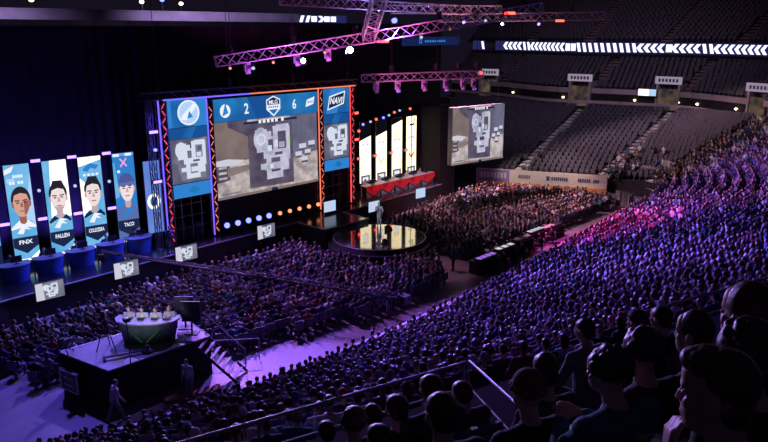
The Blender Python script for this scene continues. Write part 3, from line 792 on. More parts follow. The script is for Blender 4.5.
# ---- portraits on the left wing
def art_portrait(name, bgm, sk, skd, style):
    def f(A, w, h):
        A.rect(0, 0, w, h, 'E_skyblue')
        if style == 0:
            A.rect(.1, h * .82, .5, h * .86, 'E_paleblue'); A.poly([(-.0, h * .95), (.55, h * .99), (.4, h * .93), (.0, h * .9)], 'E_white')
            for i in range(4): A.rect(.42 + i * .14, h * .865, .53 + i * .14, h * .895, 'E_white'); A.rect(.2 + (i > 1) * .45 + (i % 2) * .16, h * .80, .33 + (i > 1) * .45 + (i % 2) * .16, h * .83, 'E_white')
            A.poly([(w * .5, h * .3), (w, h * .35), (w, h * .9), (w * .75, h * .6)], 'E_paleblue')
        elif style == 1:
            A.poly([(.2, h * .4), (w, h * .4), (w, h), (.42, h)], 'E_hotwhite')
        elif style == 2:
            A.poly([(0, h * .36), (w * .45, h * .4), (w * .4, h * .68), (0, h * .78)], 'E_hotwhite'); A.poly([(0, h * .9), (w, h * .96), (w, h), (0, h)], 'E_hotwhite')
            A.poly([(.2, h * .86), (.5, h * .84), (.7, h * .88), (1.0, h * .86), (1.2, h * .9), (.7, h * .93), (.4, h * .9)], 'E_midblue')
            for i in range(4): A.rect(.22 + i * .25, h * .795, .38 + i * .25, h * .82, 'E_white')
        else:
            A.rect(0, 0, w, h * .97, 'E_midblue'); A.poly([(0, h * .5), (w * .2, h * .52), (w * .1, h * .9), (0, h * .9)], 'E_skyblue')
            for s in (-1, 1):
                A.poly([(w * .5 - s * .24, h * .855), (w * .5 - s * .17, h * .845), (w * .5 + s * .24, h * .935), (w * .5 + s * .17, h * .945)], 'E_pinkx')
            A.rect(.05, h * .965, .45, h * .995, 'E_white'); A.rect(.8, h * .965, 1.2, h * .995, 'E_white')
            A.ell(.33, h * .80, .1, .1, 'E_white')
        cx = w * (.52 if style < 3 else .55); cy = h * .585
        A.xf = (cx, 0, 1, .9, w)
        # shirt
        body = 'E_skyblue' if style != 3 else 'E_slateblue'
        A.poly([(0, h * .0), (w, h * .0), (w, h * .40), (w * .84, h * .455), (cx + .2, h * .48), (cx - .2, h * .48), (w * .12, h * .44), (0, h * .40)], body)
        if style in (0,): A.poly([(0.0, h * .395), (cx - .22, h * .475), (cx, h * .42), (cx + .22, h * .475), (w, h * .40), (w, h * .37), (cx, h * .395), (0, h * .37)], 'E_white')
        if style in (1, 2):
            A.poly([(0.02, h * .40), (cx - .34, h * .47), (cx - .1, h * .43), (cx - .42, h * .40), (0.1, h * .38)], 'E_navy')
            A.poly([(w - .02, h * .40), (cx + .34, h * .47), (cx + .1, h * .43), (cx + .42, h * .40), (w - .1, h * .38)], 'E_navy')
        A.poly([(cx - .17, h * .44), (cx + .17, h * .44), (cx + .2, h * .56), (cx - .2, h * .56)], skd)
        A.poly([(cx - .2, h * .47), (cx, h * .405), (cx + .2, h * .47), (cx, h * .455)], skd)
        cy = h * .6; A.xf = (cx, cy, 1.12, 1.36, w)
        if style == 0: A.ell(cx, cy + .16, .47, .58, 'E_hair')
        if style in (1, 2): A.ell(cx, cy + .22, .46, .50, 'E_hair'); A.poly([(cx - .42, cy + .35), (cx - .2, cy + .80), (cx + .25, cy + .78), (cx + .45, cy + .3)], 'E_hair')
        A.ell(cx - .41, cy - .02, .06, .13, skd); A.ell(cx + .41, cy - .02, .06, .13, skd)
        A.poly([(cx - .38, cy + .12), (cx - .36, cy - .22), (cx - .22, cy - .48), (cx - .08, cy - .58), (cx + .08, cy - .58), (cx + .22, cy - .48), (cx + .36, cy - .22), (cx + .38, cy + .12), (cx + .3, cy + .38), (cx, cy + .46), (cx - .3, cy + .38)], sk)
        A.poly([(cx + .12, cy + .1), (cx + .37, cy + .1), (cx + .35, cy - .22), (cx + .2, cy - .48), (cx + .1, cy - .5)], skd if style in (0,) else sk)
        for s in (-1, 1):
            A.poly([(cx + s * .07, cy + .10), (cx + s * .30, cy + .12), (cx + s * .30, cy + .17), (cx + s * .07, cy + .15)], 'E_hair')
            A.ell(cx + s * .17, cy + .04, .075, .03, 'E_hair', 12)
        A.poly([(cx - .02, cy + .05), (cx + .04, cy + .05), (cx + .09, cy - .15), (cx - .07, cy - .15)], skd)
        A.poly([(cx - .15, cy - .30), (cx + .15, cy - .30), (cx + .1, cy - .35), (cx - .1, cy - .35)], 'E_lip')
        if style == 1: A.poly([(cx - .3, cy - .3), (cx - .15, cy - .37), (cx + .15, cy - .37), (cx + .3, cy - .3), (cx + .1, cy - .58), (cx - .1, cy - .58)], skd)
        if style == 3:
            A.ell(cx, cy + .30, .45, .44, 'E_beanie', 20, 0, PI); A.rect(cx - .45, cy + .16, cx + .45, cy + .32, 'E_beanie2')
        A.xf = None
        e = h * .315
        A.poly([(cx - .42, e - .12), (cx - .05, e + .42), (cx + .4, e + .30), (cx + .1, e + .22), (cx + .36, e + .02), (cx + .02, e + .10), (cx - .1, e - .2)], 'E_white' if style != 3 else 'E_midblue')
        # name plate
        A.poly([(0, h * .25), (w, h * .25), (w, h * .15), (w * .5, h * .075), (0, h * .15)], 'E_navy')
        A.rect(0, 0, w, h * .02, 'E_hotwhite'); A.poly([(w * .5, h * .0), (w, h * .09), (w, 0)], 'E_hotwhite')
        wd = {'FNX': 1.1, 'FALLEN': .72, 'COLDZERA': .55, 'TACO': .68}[name]
        A.text(name, w * .5, h * .198, .25, 'E_white', wscale=wd, bold=.03)
    return f
M['E_pinkx'] = emi('screen_pink_cross', (0.95, 0.4, 0.75), 1.0); M['E_slateblue'] = emi('screen_slate_blue', (0.10, 0.16, 0.42), 1.0)
M['E_lip'] = emi('screen_lip', (0.4, 0.14, 0.15), 1.0); M['E_beanie'] = emi('screen_beanie', (0.07, 0.10, 0.33), 1.0); M['E_beanie2'] = emi('screen_beanie_rim', (0.11, 0.15, 0.42), 1.0)
WA = 7; wc, ws = math.cos(math.radians(WA)), math.sin(math.radians(WA))
def wing(s): return (-3.4 + s * wc, -1.6 + s * ws)
info = [('FNX', 'E_skin1', 'E_skin1d', 0, -5.42, 'tall portrait banner screen named FNX, first from the left'),
        ('FALLEN', 'E_skin2', 'E_skin2d', 1, -3.38, 'tall portrait banner screen named FALLEN, man with dark quiff'),
        ('COLDZERA', 'E_skin2', 'E_skin2d', 2, -1.36, 'tall portrait banner screen named COLDZERA, man with dark collar'),
        ('TACO', 'E_skin2', 'E_skin2d', 3, 0.68, 'tall portrait banner screen named TACO, man in a blue beanie')]
for nm, sk, skd, st, s, lb in info:
    a, b = wing(s)
    screen('portrait_screen', a, b, 1.95, WA, 1.34, 5.7, lb, art_portrait(nm, None, sk, skd, st), depth=0.2)
def art_tall_logo(A, w, h):
    A.rect(0, 0, w, h, 'E_columnblue')
    c = (w * .5, h * .44); A.ell(*c, .44, .52, 'E_hotwhite', 28); A.ell(*c, .26, .33, 'E_midblue', 24); A.poly([(c[0] - .2, c[1] - .2), (c[0] + .1, c[1] + .3), (c[0] + .2, c[1] + .22), (c[0], c[1] - .25)], 'E_navy')
M['E_columnblue'] = emi('screen_column_blue', (0.11, 0.2, 0.62), 1.0, ((0.16, 0.27, 0.75), 0.4))
a, b = wing(2.58); screen('portrait_screen', a, b, 2.2, WA, 1.05, 4.75, 'tall plain blue column screen with a round white emblem', art_tall_logo, depth=0.2)
a, b = wing(-7.4); screen('portrait_screen', a, b, 1.95, WA, 1.34, 5.7, 'tall pale blue banner screen cut by the left picture edge', lambda A, w, h: (A.rect(0, 0, w, h, 'E_skyblue'), A.rect(0, 0, w, h * .2, 'E_navy')), depth=0.2)
# violet bar lamps between the left banners
def bar_lamp(p, w, m, label, ang=0, name='bar_light'):
    root = empty(name, p); R = Matrix.Rotation(-math.radians(ang), 3, 'Z')
    mb = MB(); mb.box(Vector(p) + R @ Vector((0, 0.1, 0)), (w + .1, .16, .26), 'plastic', rot=R); hs = mb.build('housing', root)
    mb = MB(); mb.box(Vector(p) + R @ Vector((0, -0.0, 0)), (w, .06, .16), m, rot=R); mb.build('lens', hs); tag(root, label, 'lamp')
    return root
nmz = ['FNX banner', 'gap between FNX and FALLEN banners', 'gap between FALLEN and COLDZERA banners', 'gap between COLDZERA and TACO banners']
for i, s in enumerate((-5.75, -3.72, -1.7, 0.34)):
    for z, wd in ((7.75, 'upper'), (4.3, 'lower')):
        a, b = wing(s - (0.1 if z > 5 and i == 0 else 0)); bar_lamp(V(a, b + .1, z), 0.5, 'E_lampviolet', '%s violet bar light at the %s' % (wd, ('left side of the ' if i == 0 else '') + nmz[i]), WA)
    if i:
        a, b = wing(s); root = empty('globe_light', V(a, b + .1, 6.0))
        mb = MB(); mb.lathe(V(a, b + .1, 6.0), [(0.01, -.1), (.08, -.07), (.1, 0), (.08, .07), (.01, .1)], 'E_paleblue', 10); mb.build('globe', root, True)
        mb = MB(); mb.tube(V(a, b - .3, 6.0), V(a, b + .1, 6.0), .03, 'dkmetal'); mb.build('bracket', root); tag(root, 'small round pale light at the ' + nmz[i], 'lamp')
# tower with lamps left of the screen wall
r_ = truss(V(-0.95, 0.2, 1.5), V(-0.95, 0.2, 10.9), 'truss_tower', 'slim dark truss tower carrying violet lamps, left of the screen wall', w=.3, h=.3, m='redmetal')
for i, z in enumerate((9.0, 5.9)): bar_lamp(V(-0.85, .42, z), .55, 'E_lampviolet', ('upper' if i == 0 else 'lower') + ' violet bar light on the slim tower left of the screen wall')
root = empty('globe_light', V(-0.85, .45, 7.9)); mb = MB(); mb.lathe(V(-0.85, .45, 7.9), [(0.01, -.1), (.09, -.07), (.12, 0), (.09, .07), (.01, .1)], 'E_lampblue', 10); mb.build('globe', root, True); tag(root, 'small round blue light on the slim tower left of the screen wall', 'lamp')

# ---- right wing: cream portraits
def art_right(k):
    def f(A, w, h):
        A.rect(0, 0, w, h, 'E_cream')
        cx = w * .5; cy = h * .55
        top = (.74, .78, .93, 1.0)[k]
        if top < 1: A.poly([(0, h * (top - .04)), (w, h * (top + .03)), (w, h), (0, h)], 'E_blackscreen')
        A.poly([(cx - .4, cy + .38), (cx - .2, cy + .52), (cx + .2, cy + .52), (cx + .4, cy + .36), (cx + .3, cy + .3), (cx - .3, cy + .3)], ('E_tan', 'E_tan', 'E_hair', 'E_hair')[k])
        A.ell(cx, cy, .38, .5, 'E_hotwhite'); A.ring(cx, cy - .05, .30, .36, 'E_skin1', a0=PI * 1.1, a1=PI * 1.9)
        for s in (-1, 1): A.rect(cx + s * .16 - .06, cy + .08, cx + s * .16 + .06, cy + .12, 'E_tan')
        A.poly([(cx - .4, h * .34), (cx, h * .26), (cx + .4, h * .34), (cx + .3, h * .38), (cx, h * .31), (cx - .3, h * .38)], ('E_cream', 'E_skin2', 'E_cream', 'E_red')[k])
        if k == 3: A.rect(w * .3, h * .84, w * .8, h * .87, 'E_hair'); A.rect(w * .7, h * .84, w * .8, h * .97, 'E_hair')
        A.rect(w * .1, 0, w * .9, h * .12, 'E_slate'); A.rect(w * .25, h * .03, w * .75, h * .09, 'E_white')
    return f
M['E_red'] = emi('screen_red', (0.8, 0.12, 0.08), 1.2)
for k, (s0, lb) in enumerate(((19.35, 'cream portrait banner screen nearest the screen wall'), (21.35, 'cream portrait banner screen, second from the screen wall'), (23.4, 'cream portrait banner screen, third from the screen wall'), (25.35, 'cream portrait banner screen nearest the black draped tower'))):
    screen('portrait_screen', s0, -2.0, 2.3, 0, 1.38, 5.2, lb, art_right(k), depth=.2)
lampk = ['E_lampred', 'E_lampblue', 'E_lampwhite', 'E_lampred', 'E_lampblue', 'E_lampwhite', 'E_lampred', 'E_lampwhite', 'E_lampred']
for i, (a, z) in enumerate(((18.9, 6.9), (19.4, 7.4), (20.3, 7.55), (21.0, 7.7), (21.9, 7.75), (22.6, 7.9), (23.3, 8.1), (24.0, 8.2), (25.4, 8.25))):
    root = empty('stage_lamp', V(a, -1.6, z)); mb = MB(); mb.lathe(V(a, -1.6, z), [(0.01, -.1), (.09, -.07), (.11, 0), (.09, .07), (.01, .1)], {'E_lampwhite': 'E_paleblue'}.get(lampk[i], lampk[i]), 10); mb.build('lens', root, True)
    mb = MB(); mb.box(V(a, -1.78, z), (.24, .2, .24), 'plastic'); mb.build('housing', root)
    col = {'E_lampred': 'red', 'E_lampblue': 'blue', 'E_lampwhite': 'pale'}[lampk[i]]
    tag(root, 'small %s lamp above the cream banners, %s of nine from the screen wall' % (col, ['first', 'second', 'third', 'fourth', 'fifth', 'sixth', 'seventh', 'eighth', 'last'][i]), 'lamp')
mb = MB(); mb.tube(V(18.6, -1.8, 6.9), V(19.4, -1.8, 7.4), .04, 'dkmetal'); mb.tube(V(19.4, -1.8, 7.4), V(25.9, -1.8, 8.35), .04, 'dkmetal')
for a, z in ((18.6, 6.9), (21.15, 7.66), (23.2, 7.95), (25.9, 8.35)): mb.tube(V(a, -1.85, 1.5), V(a, -1.85, z), .035, 'dkmetal')
tag(mb.build('lamp_bar'), 'dark pipe frame carrying the small lamps above the cream banners', 'frame')
for i, s in enumerate((18.95, 21.0, 23.05, 25.05)):
    bar_lamp(V(s, -1.7, 4.55), .3, 'E_lampred', 'small red bar light at mid height beside cream banner %s' % ['next to the screen wall', 'second from the screen wall', 'third from the screen wall', 'next to the draped tower'][i])
for i, z in enumerate((8.7, 6.6)): bar_lamp(V(16.85, .2, z), .4, 'E_lampred', ('upper' if i == 0 else 'lower') + ' red bar light right of the rightmost screen wall tower')

# ---- floor PAR row under the main screen
def par(p, aim, m, label, r=.17, name='par_light'):
    root = empty(name, p); p = Vector(p); d = Vector(aim).normalized()
    mb = MB(); mb.tube(p - d * .3, p, r * 1.05, 'plastic', 14, r * 1.15); hs = mb.build('housing', root)
    mb = MB(); mb.tube(p + d * .0, p + d * .03, r, m, 14); mb.build('lens', hs)
    mb = MB(); s = d.cross(Vector((0, 0, 1))).normalized() * (r * 1.25)
    b0 = p - d * .15
    mb.tube(b0 + s, b0 + s - Vector((0, 0, r * 1.6)), .015, 'dkmetal'); mb.tube(b0 - s, b0 - s - Vector((0, 0, r * 1.6)), .015, 'dkmetal'); mb.tube(b0 - s - Vector((0, 0, r * 1.6)), b0 + s - Vector((0, 0, r * 1.6)), .015, 'dkmetal'); mb.build('yoke', root)
    tag(root, label, 'lamp'); return root
ordn = ['first', 'second', 'third', 'fourth', 'fifth', 'sixth', 'seventh', 'eighth', 'ninth', 'tenth']
for i in range(5): par(V(3.95 + i * .9, .55, 2.15), (-0.35, -1, .12), 'E_lampblue', 'round blue lamp on the stage floor under the main screen, %s from the left' % ordn[i], .19)
for i in range(5): par(V(8.55 + i * .93, .55, 2.15), (-0.35, -1, .12), 'E_lamporange', 'round orange lamp on the stage floor under the main screen, %s orange from the left' % ordn[i], .15)

# ---- far hanging screen
root = screen('side_screen', 23.3, 4.8, 4.2, 9, 6.1, 4.7, 'big hanging side screen right of the stage showing the game and map', art_game, depth=.5, frame_m='trim')
mb = MB()
for x in (.6, 5.5):
    p = frame(23.3, 4.8, 4.2, 9) @ Vector((x, 4.7, -.25)); mb.tube(p, p + Vector((0, 0, 16)), .02, 'dkmetal', 5)
mb.build('hoist_chain', root)

# ---- confidence monitors along the stage front
def art_conf(A, w, h):
    A.rect(0, 0, w, h, 'E_mapbg2'); A.poly([(0, 0), (w * .3, 0), (w * .25, h), (0, h)], 'E_crate'); minimap(A, w * .52, h * .5, w * .6, h * .85, 'E_map2', 'E_mapbg', False)
def art_conf_bright(A, w, h):
    A.rect(0, 0, w, h, 'E_paleblue'); A.rect(w * .1, h * .15, w * .6, h * .8, 'E_crate')
for i, (a, b, ang, bright, lb) in enumerate(((-9.7, 2.75, 5, 0, 'stage edge monitor below the first and second blue desks'), (-5.2, 2.5, 4, 0, 'stage edge monitor below the fourth blue desk'), (-1.1, 2.3, 4, 0, 'stage edge monitor at foot of the leftmost screen wall tower'),
                                   (5.4, 2.0, 2, 0, 'stage edge monitor below the round blue lamps'), (12.0, 1.5, 3, 1, 'stage edge monitor beside the round stage'), (16.0, 2.3, 3, 1, 'stage edge monitor near the red desks, left one'), (22.2, 1.9, 4, 1, 'stage edge monitor below the last red desk'))):
    z0 = 1.1 if i != 4 else 1.7
    w_, h_ = (1.45, .95) if i < 4 else (1.15, .82)
    r_ = screen('floor_monitor', a, b, z0, ang, w_, h_, lb, art_conf_bright if bright else art_conf, 'monitor', .09)
    c = frame(a, b, 0, ang); mb = MB()
    for x in (.3, w_ - .3): mb.tube(c @ Vector((x, 0, -.1)), c @ Vector((x, z0 + .3, -.1)), .03, 'dkmetal')
    mb.build('stand', r_)

# ---- player desks
def player_desk(a, b, skirt, label, w=1.6, ang=0, zig=False):
    F = frame(a, b, 1.5, ang); root = empty('player_desk', F @ Vector((0, 0, 0)), -math.radians(ang))
    n = 12; front = []
    for k in range(n + 1):
        t = -1 + 2 * k / n; front.append((t * w / 2, (.3 if zig else .55 * (1 - t * t) ** .5 * .9) + .1))
    mb = MB(); vs = []
    for x, z in front: vs += [F @ Vector((x * .86, 0.0, z * .86)), F @ Vector((x, .95, z))]
    mb.add(vs, [(2 * k, 2 * k + 2, 2 * k + 3, 2 * k + 1) for k in range(n)], skirt)
    mb.build('skirt', root, smooth=True)
    if zig:
        mb = MB(); y_ = [(-w * .5, 1.0), (w * .5, 1.0), (w * .5, .62), (0, .12), (-w * .5, .62)]
        mb.add([F @ Vector((x, y, .47)) for x, y in y_] + [F @ Vector((x, y, .44)) for x, y in y_], [(0, 1, 2, 3, 4), (9, 8, 7, 6, 5)] + [(k, (k + 1) % 5, (k + 1) % 5 + 5, k + 5) for k in range(5)], 'redskirt')
        mb.add([F @ Vector((-w * .5, .98, .475)), F @ Vector((0, .98, .475)), F @ Vector((-w * .22, .5, .475))], [(0, 1, 2)], 'redskirt2'); mb.build('banner_cloth', root)
    mb = MB(); top = [(x * 1.02, z + .03) for x, z in front] + [(w / 2, -.35), (-w / 2, -.35)]
    vs = [F @ Vector((x, .95, z)) for x, z in top] + [F @ Vector((x, 1.0, z)) for x, z in top]; N = len(top)
    mb.add(vs, [tuple(range(N)), tuple(reversed(range(N, 2 * N)))] + [(k, k + N, (k + 1) % N + N, (k + 1) % N) for k in range(N)], 'deskgrey'); mb.build('desktop', root)
    mb = MB(); R = F.to_3x3()
    for x in (-w / 2 + .08, w / 2 - .08): mb.box(F @ Vector((x, .47, -.25)), (.06, .94, .1), 'deskgrey', rot=R); mb.build('side_leg', root); mb = MB()
    tag(root, label, 'desk')
    # monitor and tower on the desk are things of their own
    mo = empty('desktop_monitor', F @ Vector((.1, 1.0, .1)), -math.radians(ang))
    mb = MB(); mb.box(F @ Vector((.1, 1.27, .12)), (.6, .36, .05), 'plastic', rot=R); mb.build('casing', mo)
    mb = MB(); mb.box(F @ Vector((.1, 1.27, .09)), (.55, .31, .01), 'E_paleblue', rot=R); mb.build('panel', mo)
    mb = MB(); mb.box(F @ Vector((.1, 1.04, .12)), (.06, .1, .04), 'plastic', rot=R); mb.box(F @ Vector((.1, 1.01, .12)), (.25, .02, .18), 'plastic', rot=R); mb.build('stand', mo)
    tag(mo, 'black monitor seen from behind on the ' + label, 'monitor')
    return root
names_l = ['first blue curved desk from the left', 'second blue curved desk from the left', 'middle one of the five blue curved desks', 'fourth blue curved desk from the left', 'blue curved desk nearest the screen wall']
names_r = ['red folded desk nearest the screen wall', 'second red folded desk from the screen wall', 'middle one of the five red folded desks', 'fourth red folded desk from the screen wall', 'red folded desk nearest the draped tower']
DL = [(-9.55 + i * 1.87, -.3) for i in range(5)]
DR = [(19.0 + i * 1.78, -.4) for i in range(5)]
for i, (a, b) in enumerate(DL): player_desk(a, b, 'blueskirt', names_l[i], 1.66, 5)
for i, (a, b) in enumerate(DR): player_desk(a, b, 'deskgrey', names_r[i], 1.78, 0, True)

# ---- flown lighting trusses
truss(V(2.7, 2.2, 13.15), V(9.9, 8.5, 14.6), 'lighting_truss', 'violet lit truss slanting up from above the score display', w=.62, h=.62, seg=.62, drops=(.1, .5, .9), r=.045, rd=.028)
truss(V(9.9, 8.5, 14.6), V(17.2, 16.2, 16.35), 'lighting_truss', 'truss continuing right from the crossing toward the red lamps', w=.62, h=.62, seg=.62, drops=(.4, .9), r=.045, rd=.028)
truss(V(9.7, 8.5, 14.6), V(5.0, 14.0, 16.9), 'lighting_truss', 'truss rising from the crossing to the top picture edge', w=.7, h=.7, seg=.6, r=.045, rd=.03)
truss(V(15.2, -6.8, 17.35), V(25.7, 4.5, 16.55), 'lighting_truss', 'pale blue truss along the top edge left of the crossing', w=.7, h=.7, seg=.7, r=.045, rd=.028)
truss(V(24.0, 2.8, 15.95), V(33.1, 12.5, 16.15), 'lighting_truss', 'pale truss behind the red lamps near the top edge', w=.6, h=.6, seg=.7, drops=(.3, .8), r=.04, rd=.026)
truss(V(20.0, 1.0, 16.6), V(27.0, 6.5, 16.6), 'lighting_truss', 'short upper truss at the top edge right of the crossing', w=.6, h=.6, seg=.7, r=.04, rd=.026)
T4a, T4b = V(12.5, 5.1, 11.8), V(18.2, 11.2, 12.1)
truss(T4a, T4b, 'lighting_truss', 'short pink lit truss hanging above the round stage', w=.5, h=.5, seg=.55, drops=(.25, .62, .8, .95), r=.04, rd=.026)
def moving_head(p, label, m='plastic', lens=None):
    root = empty('moving_head_light', p); p = Vector(p)
    mb = MB(); mb.box(p + Vector((0, 0, -.08)), (.3, .3, .16), m); mb.build('base', root)
    mb = MB(); mb.tube(p + Vector((-.45, -.3, 0)), p + Vector((.45, .3, 0)), .025, m); mb.tube(p + Vector((-.45, .3, 0)), p + Vector((.45, -.3, 0)), .025, m); mb.tube(p, p + Vector((0, 0, .3)), .03, m); mb.build('clamp', root)
    mb = MB()
    for s in (-1, 1): mb.box(p + Vector((s * .2, 0, -.36)), (.06, .14, .44), m)
    mb.box(p + Vector((0, 0, -.18)), (.44, .14, .06), m); mb.build('yoke', root)
    mb = MB(); mb.tube(p + Vector((0, .05, -.3)), p + Vector((0, -.1, -.72)), .13, m, 12, .16); hs = mb.build('head', root, True)
    if lens: mb = MB(); mb.tube(p + Vector((0, -.1, -.72)), p + Vector((0, -.11, -.74)), .14, lens, 12); mb.build('lens', hs)
    tag(root, label, 'lamp')
M['lampshell'] = mat('violet_grey_lamp_shell', (0.3, 0.3, 0.42), .4, 0, .15, 5)
for i, t in enumerate((.12, .30, .52, .70, .84, .93)):
    moving_head(T4a.lerp(T4b, t) + Vector((0, 0, -.28)), 'moving head lamp under the truss above the round stage, %s of six from left' % ordn[i], 'lampshell', 'E_bluetube' if i % 2 else None)
def tlamp(a, b, z, m, label, r=.14, wide=False, sz=None):
    if wide: bar_lamp(V(a, b, z), .7, m, label, 40, 'blinder_light')
    else: par(V(a, b, z), (CAM - V(a, b, z)) * 1.0 if m in ('E_lampwhite',) else Vector((-.6, -.8, -.5)), m, label, r)
tlamp(6.5, 6.0, 13.2, 'E_lampwhite', 'bright white lamp under the violet slanting truss, left one', .15)
tlamp(8.5, 8.1, 13.85, 'E_lampwhite', 'brightest white lamp under the truss crossing', .19)
tlamp(4.4, 3.7, 12.75, 'E_paleblue', 'small pale lamp under left part of the slanting truss', .11)
tlamp(3.4, 2.7, 12.75, 'E_lamporange', 'small orange lamp under left end of the slanting truss', .08)
tlamp(5.2, 4.7, 13.1, 'E_lamporange', 'small orange lamp under the slanting truss, second orange from left', .08)
tlamp(7.4, 7.0, 13.7, 'E_lamporange', 'small orange lamp between the two bright white lamps', .08)
tlamp(10.9, 9.6, 15.6, 'E_lampblue', 'round blue lamp just above the truss crossing', .17)
tlamp(10.3, 9.2, 14.35, 'E_lampred', 'wide red blinder under the truss crossing', wide=True)
tlamp(16.4, 14.4, 16.05, 'E_lampred', 'wide red blinder on right end of the slanting truss', wide=True)
tlamp(30.0, 10.2, 15.75, 'E_lampred', 'wide red blinder on the pale truss at right', wide=True)
tlamp(12.3, 10.6, 14.6, 'E_paleblue', 'small pale lamp right of the red blinder at the crossing', .1)
tlamp(13.4, 12.0, 15.1, 'E_lamporange', 'small orange lamp under the right slanting truss', .08)
tlamp(15.2, 13.4, 15.6, 'E_paleblue', 'small pale lamp under the right slanting truss near its end', .09)
tlamp(26.6, 7.0, 15.5, 'E_lampwhite', 'white lamp under the pale truss beside the red blinder', .09)
tlamp(28.8, 9.0, 15.5, 'E_lampviolet', 'small violet lamp under the pale truss', .12)
tlamp(18.3, 11.0, 12.2, 'E_lampred', 'red lamp at right end of the hanging truss', .14)
tlamp(14.0, 12.6, 15.5, 'E_lampviolet', 'small violet lamp on the right slanting truss', .1)
for i, t in enumerate((.2, .52, .72)):
    p = V(2.7, 2.2, 13.15).lerp(V(9.9, 8.5, 14.6), t); moving_head(p + Vector((0, 0, -.30)), 'dark moving head lamp under the violet slanting truss, %s from left' % ordn[i], 'lampshell')
# added spots in mid-air, without fixtures, that tint the truss work
spot('added_truss_fill', (4.0, 8.0, 9.0), (6, 5, 13.8), 3800, (0.8, 0.12, 0.9), 80)
spot('added_truss_fill', (9.0, 13.0, 10.0), (10, 8.5, 15), 4200, (1.0, 0.12, 0.5), 80)
spot('added_truss_fill', (20.0, -1.0, 11.0), (20, 0, 17), 4200, (0.35, 0.25, 1.0), 90)
spot('added_truss_fill', (22.0, 10.0, 11.0), (24, 8, 16.2), 3000, (1.0, 0.35, 0.5), 90)
spot('added_truss_fill', (11.0, 9.0, 9.0), (15.5, 8, 12), 2200, (1.0, 0.15, 0.5), 80)
spot('added_balcony_fill', (-8, -9.0, 19), (-8, -16, 16.2), 3500, (0.6, 0.45, 0.9), 120)  # added fills between drape and balcony, brighten the balcony edge
spot('added_balcony_fill', (12, -9.0, 19), (14, -16, 16.2), 2600, (0.6, 0.45, 0.9), 120)

# ---- caster platform
PA_ = [(-12.1, 11.3), (-11.5, 14.5), (-6.8, 14.6), (-6.4, 11.6)]
mb = MB(); mb.prism([(a, -b) for a, b in reversed(PA_)], 0, 1.8, 'black', 'plat'); root = mb.build('caster_platform'); tag(root, 'square raised platform with violet lit top and black skirt, lower left', 'platform')
mb = MB()
for p, q in zip(PA_, PA_[1:] + PA_[:1]): mb.tube(V(*p, 1.8), V(*q, 1.8), .035, 'trim', 5)
mb.build('edge_trim', root)
# steps
root = empty('steps', V(-6.8, 14.9, 0)); s0 = V(-7.35, 14.7, 1.75); s1 = V(-6.2, 15.4, 0.0)
dr = (V(-6.35, 15.25, 0) - V(-7.35, 14.75, 0)); dr.z = 0; dr = Vector((0.62, -0.78, 0)).normalized()
cr = Vector((0.78, 0.62, 0))
top = V(-7.3, 14.65, 1.8)
mb = MB(); n = 7
for k in range(n):
    c = top + dr * (0.12 + k * .24) + Vector((0, 0, -.12 - k * .235)); R = Matrix(((dr.x, cr.x, 0), (dr.y, cr.y, 0), (0, 0, 1)))
    t_ = MB(); t_.box(c, (.13, 1.25, .04), 'step', rot=R); t_.build('tread', root)
for s in (-1, 1): mb.tube(top + cr * s * .66 + Vector((0, 0, -.05)), top + cr * s * .66 + dr * 1.8 + Vector((0, 0, -1.75)), .06, 'dkmetal', 6)
mb.build('stringer', root)
mb = MB()
a0 = top + cr * .66; a1 = a0 + dr * 1.75 + Vector((0, 0, -1.7))
mb.tube(a0 + Vector((0, 0, 1)), a1 + Vector((0, 0, 1)), .035, 'steel'); mb.tube(a0, a0 + Vector((0, 0, 1)), .03, 'steel'); mb.tube(a1, a1 + Vector((0, 0, 1)), .03, 'steel'); mb.build('handrail', root)
tag(root, 'pale seven tread steps down from right side of the caster platform', 'steps')
handrail([V(-6.0, 13.6, 0), V(-4.4, 14.9, 0)], 'crowd_barrier', 'low steel crowd barrier right of the platform steps', 1.0, .03, 1.2, False)
# road case leaning at the platform front-left
root = empty('marked_board', V(-12.0, 12.8, 0.2)); F = frame(-12.12, 12.4, .45, 79.4); R = F.to_3x3()
mb = MB(); mb.box(F @ Vector((.0, .45, .12)), (1.25, .95, .06), 'plastic', rot=R); mb.build('board', root)
mb = MB()
for x, y, w_, h_ in ((0, .88, 1.1, .05), (0, .02, 1.1, .05), (-.55, .45, .05, .9), (.55, .45, .05, .9), (0, .6, .7, .05), (0, .3, .7, .05)): mb.box(F @ Vector((x, y, .17)), (w_, h_, .03), 'white', rot=R)
mb.build('white_marking', root); tag(root, 'black panel with white outline markings hung on the platform skirt', 'panel')
mb = MB(); mb.prism([(-9.6, -15.15), (-7.3, -15.9), (-7.5, -16.35), (-9.7, -15.55)], .0, .14, 'wood'); tag(mb.build('plywood_ramp'), 'red brown plywood strip on the floor beside the platform', 'ramp')
# caster desk: a curved desk facing the camera side
dc = V(-8.85, 12.9, 1.8); ddir = Vector((0.68, -0.73, 0)).normalized(); fdir = Vector((-0.73, -0.68, 0))
root = empty('caster_desk', dc); Rm = Matrix(((ddir.x, fdir.x, 0), (ddir.y, fdir.y, 0), (0, 0, 1)))
def D(x, y, z): return dc + ddir * x + fdir * y + Vector((0, 0, z))
outl = [(-1.35, -.1), (-1.15, .3), (-.6, .52), (0, .58), (.6, .52), (1.15, .3), (1.35, -.1)]
mb = MB(); vs = []
for x, y in outl: vs += [D(x * .86, y * .86, 0), D(x, y, .92)]
mb.add(vs, [(2 * k, 2 * k + 2, 2 * k + 3, 2 * k + 1) for k in range(6)], 'deskfront'); mb.build('front_panel', root)
mb = MB(); ot = [(x * 1.06, y * 1.06 + .03) for x, y in outl] + [(1.35, -.45), (0.6, -.1), (-.6, -.1), (-1.35, -.45)]; N = len(ot)
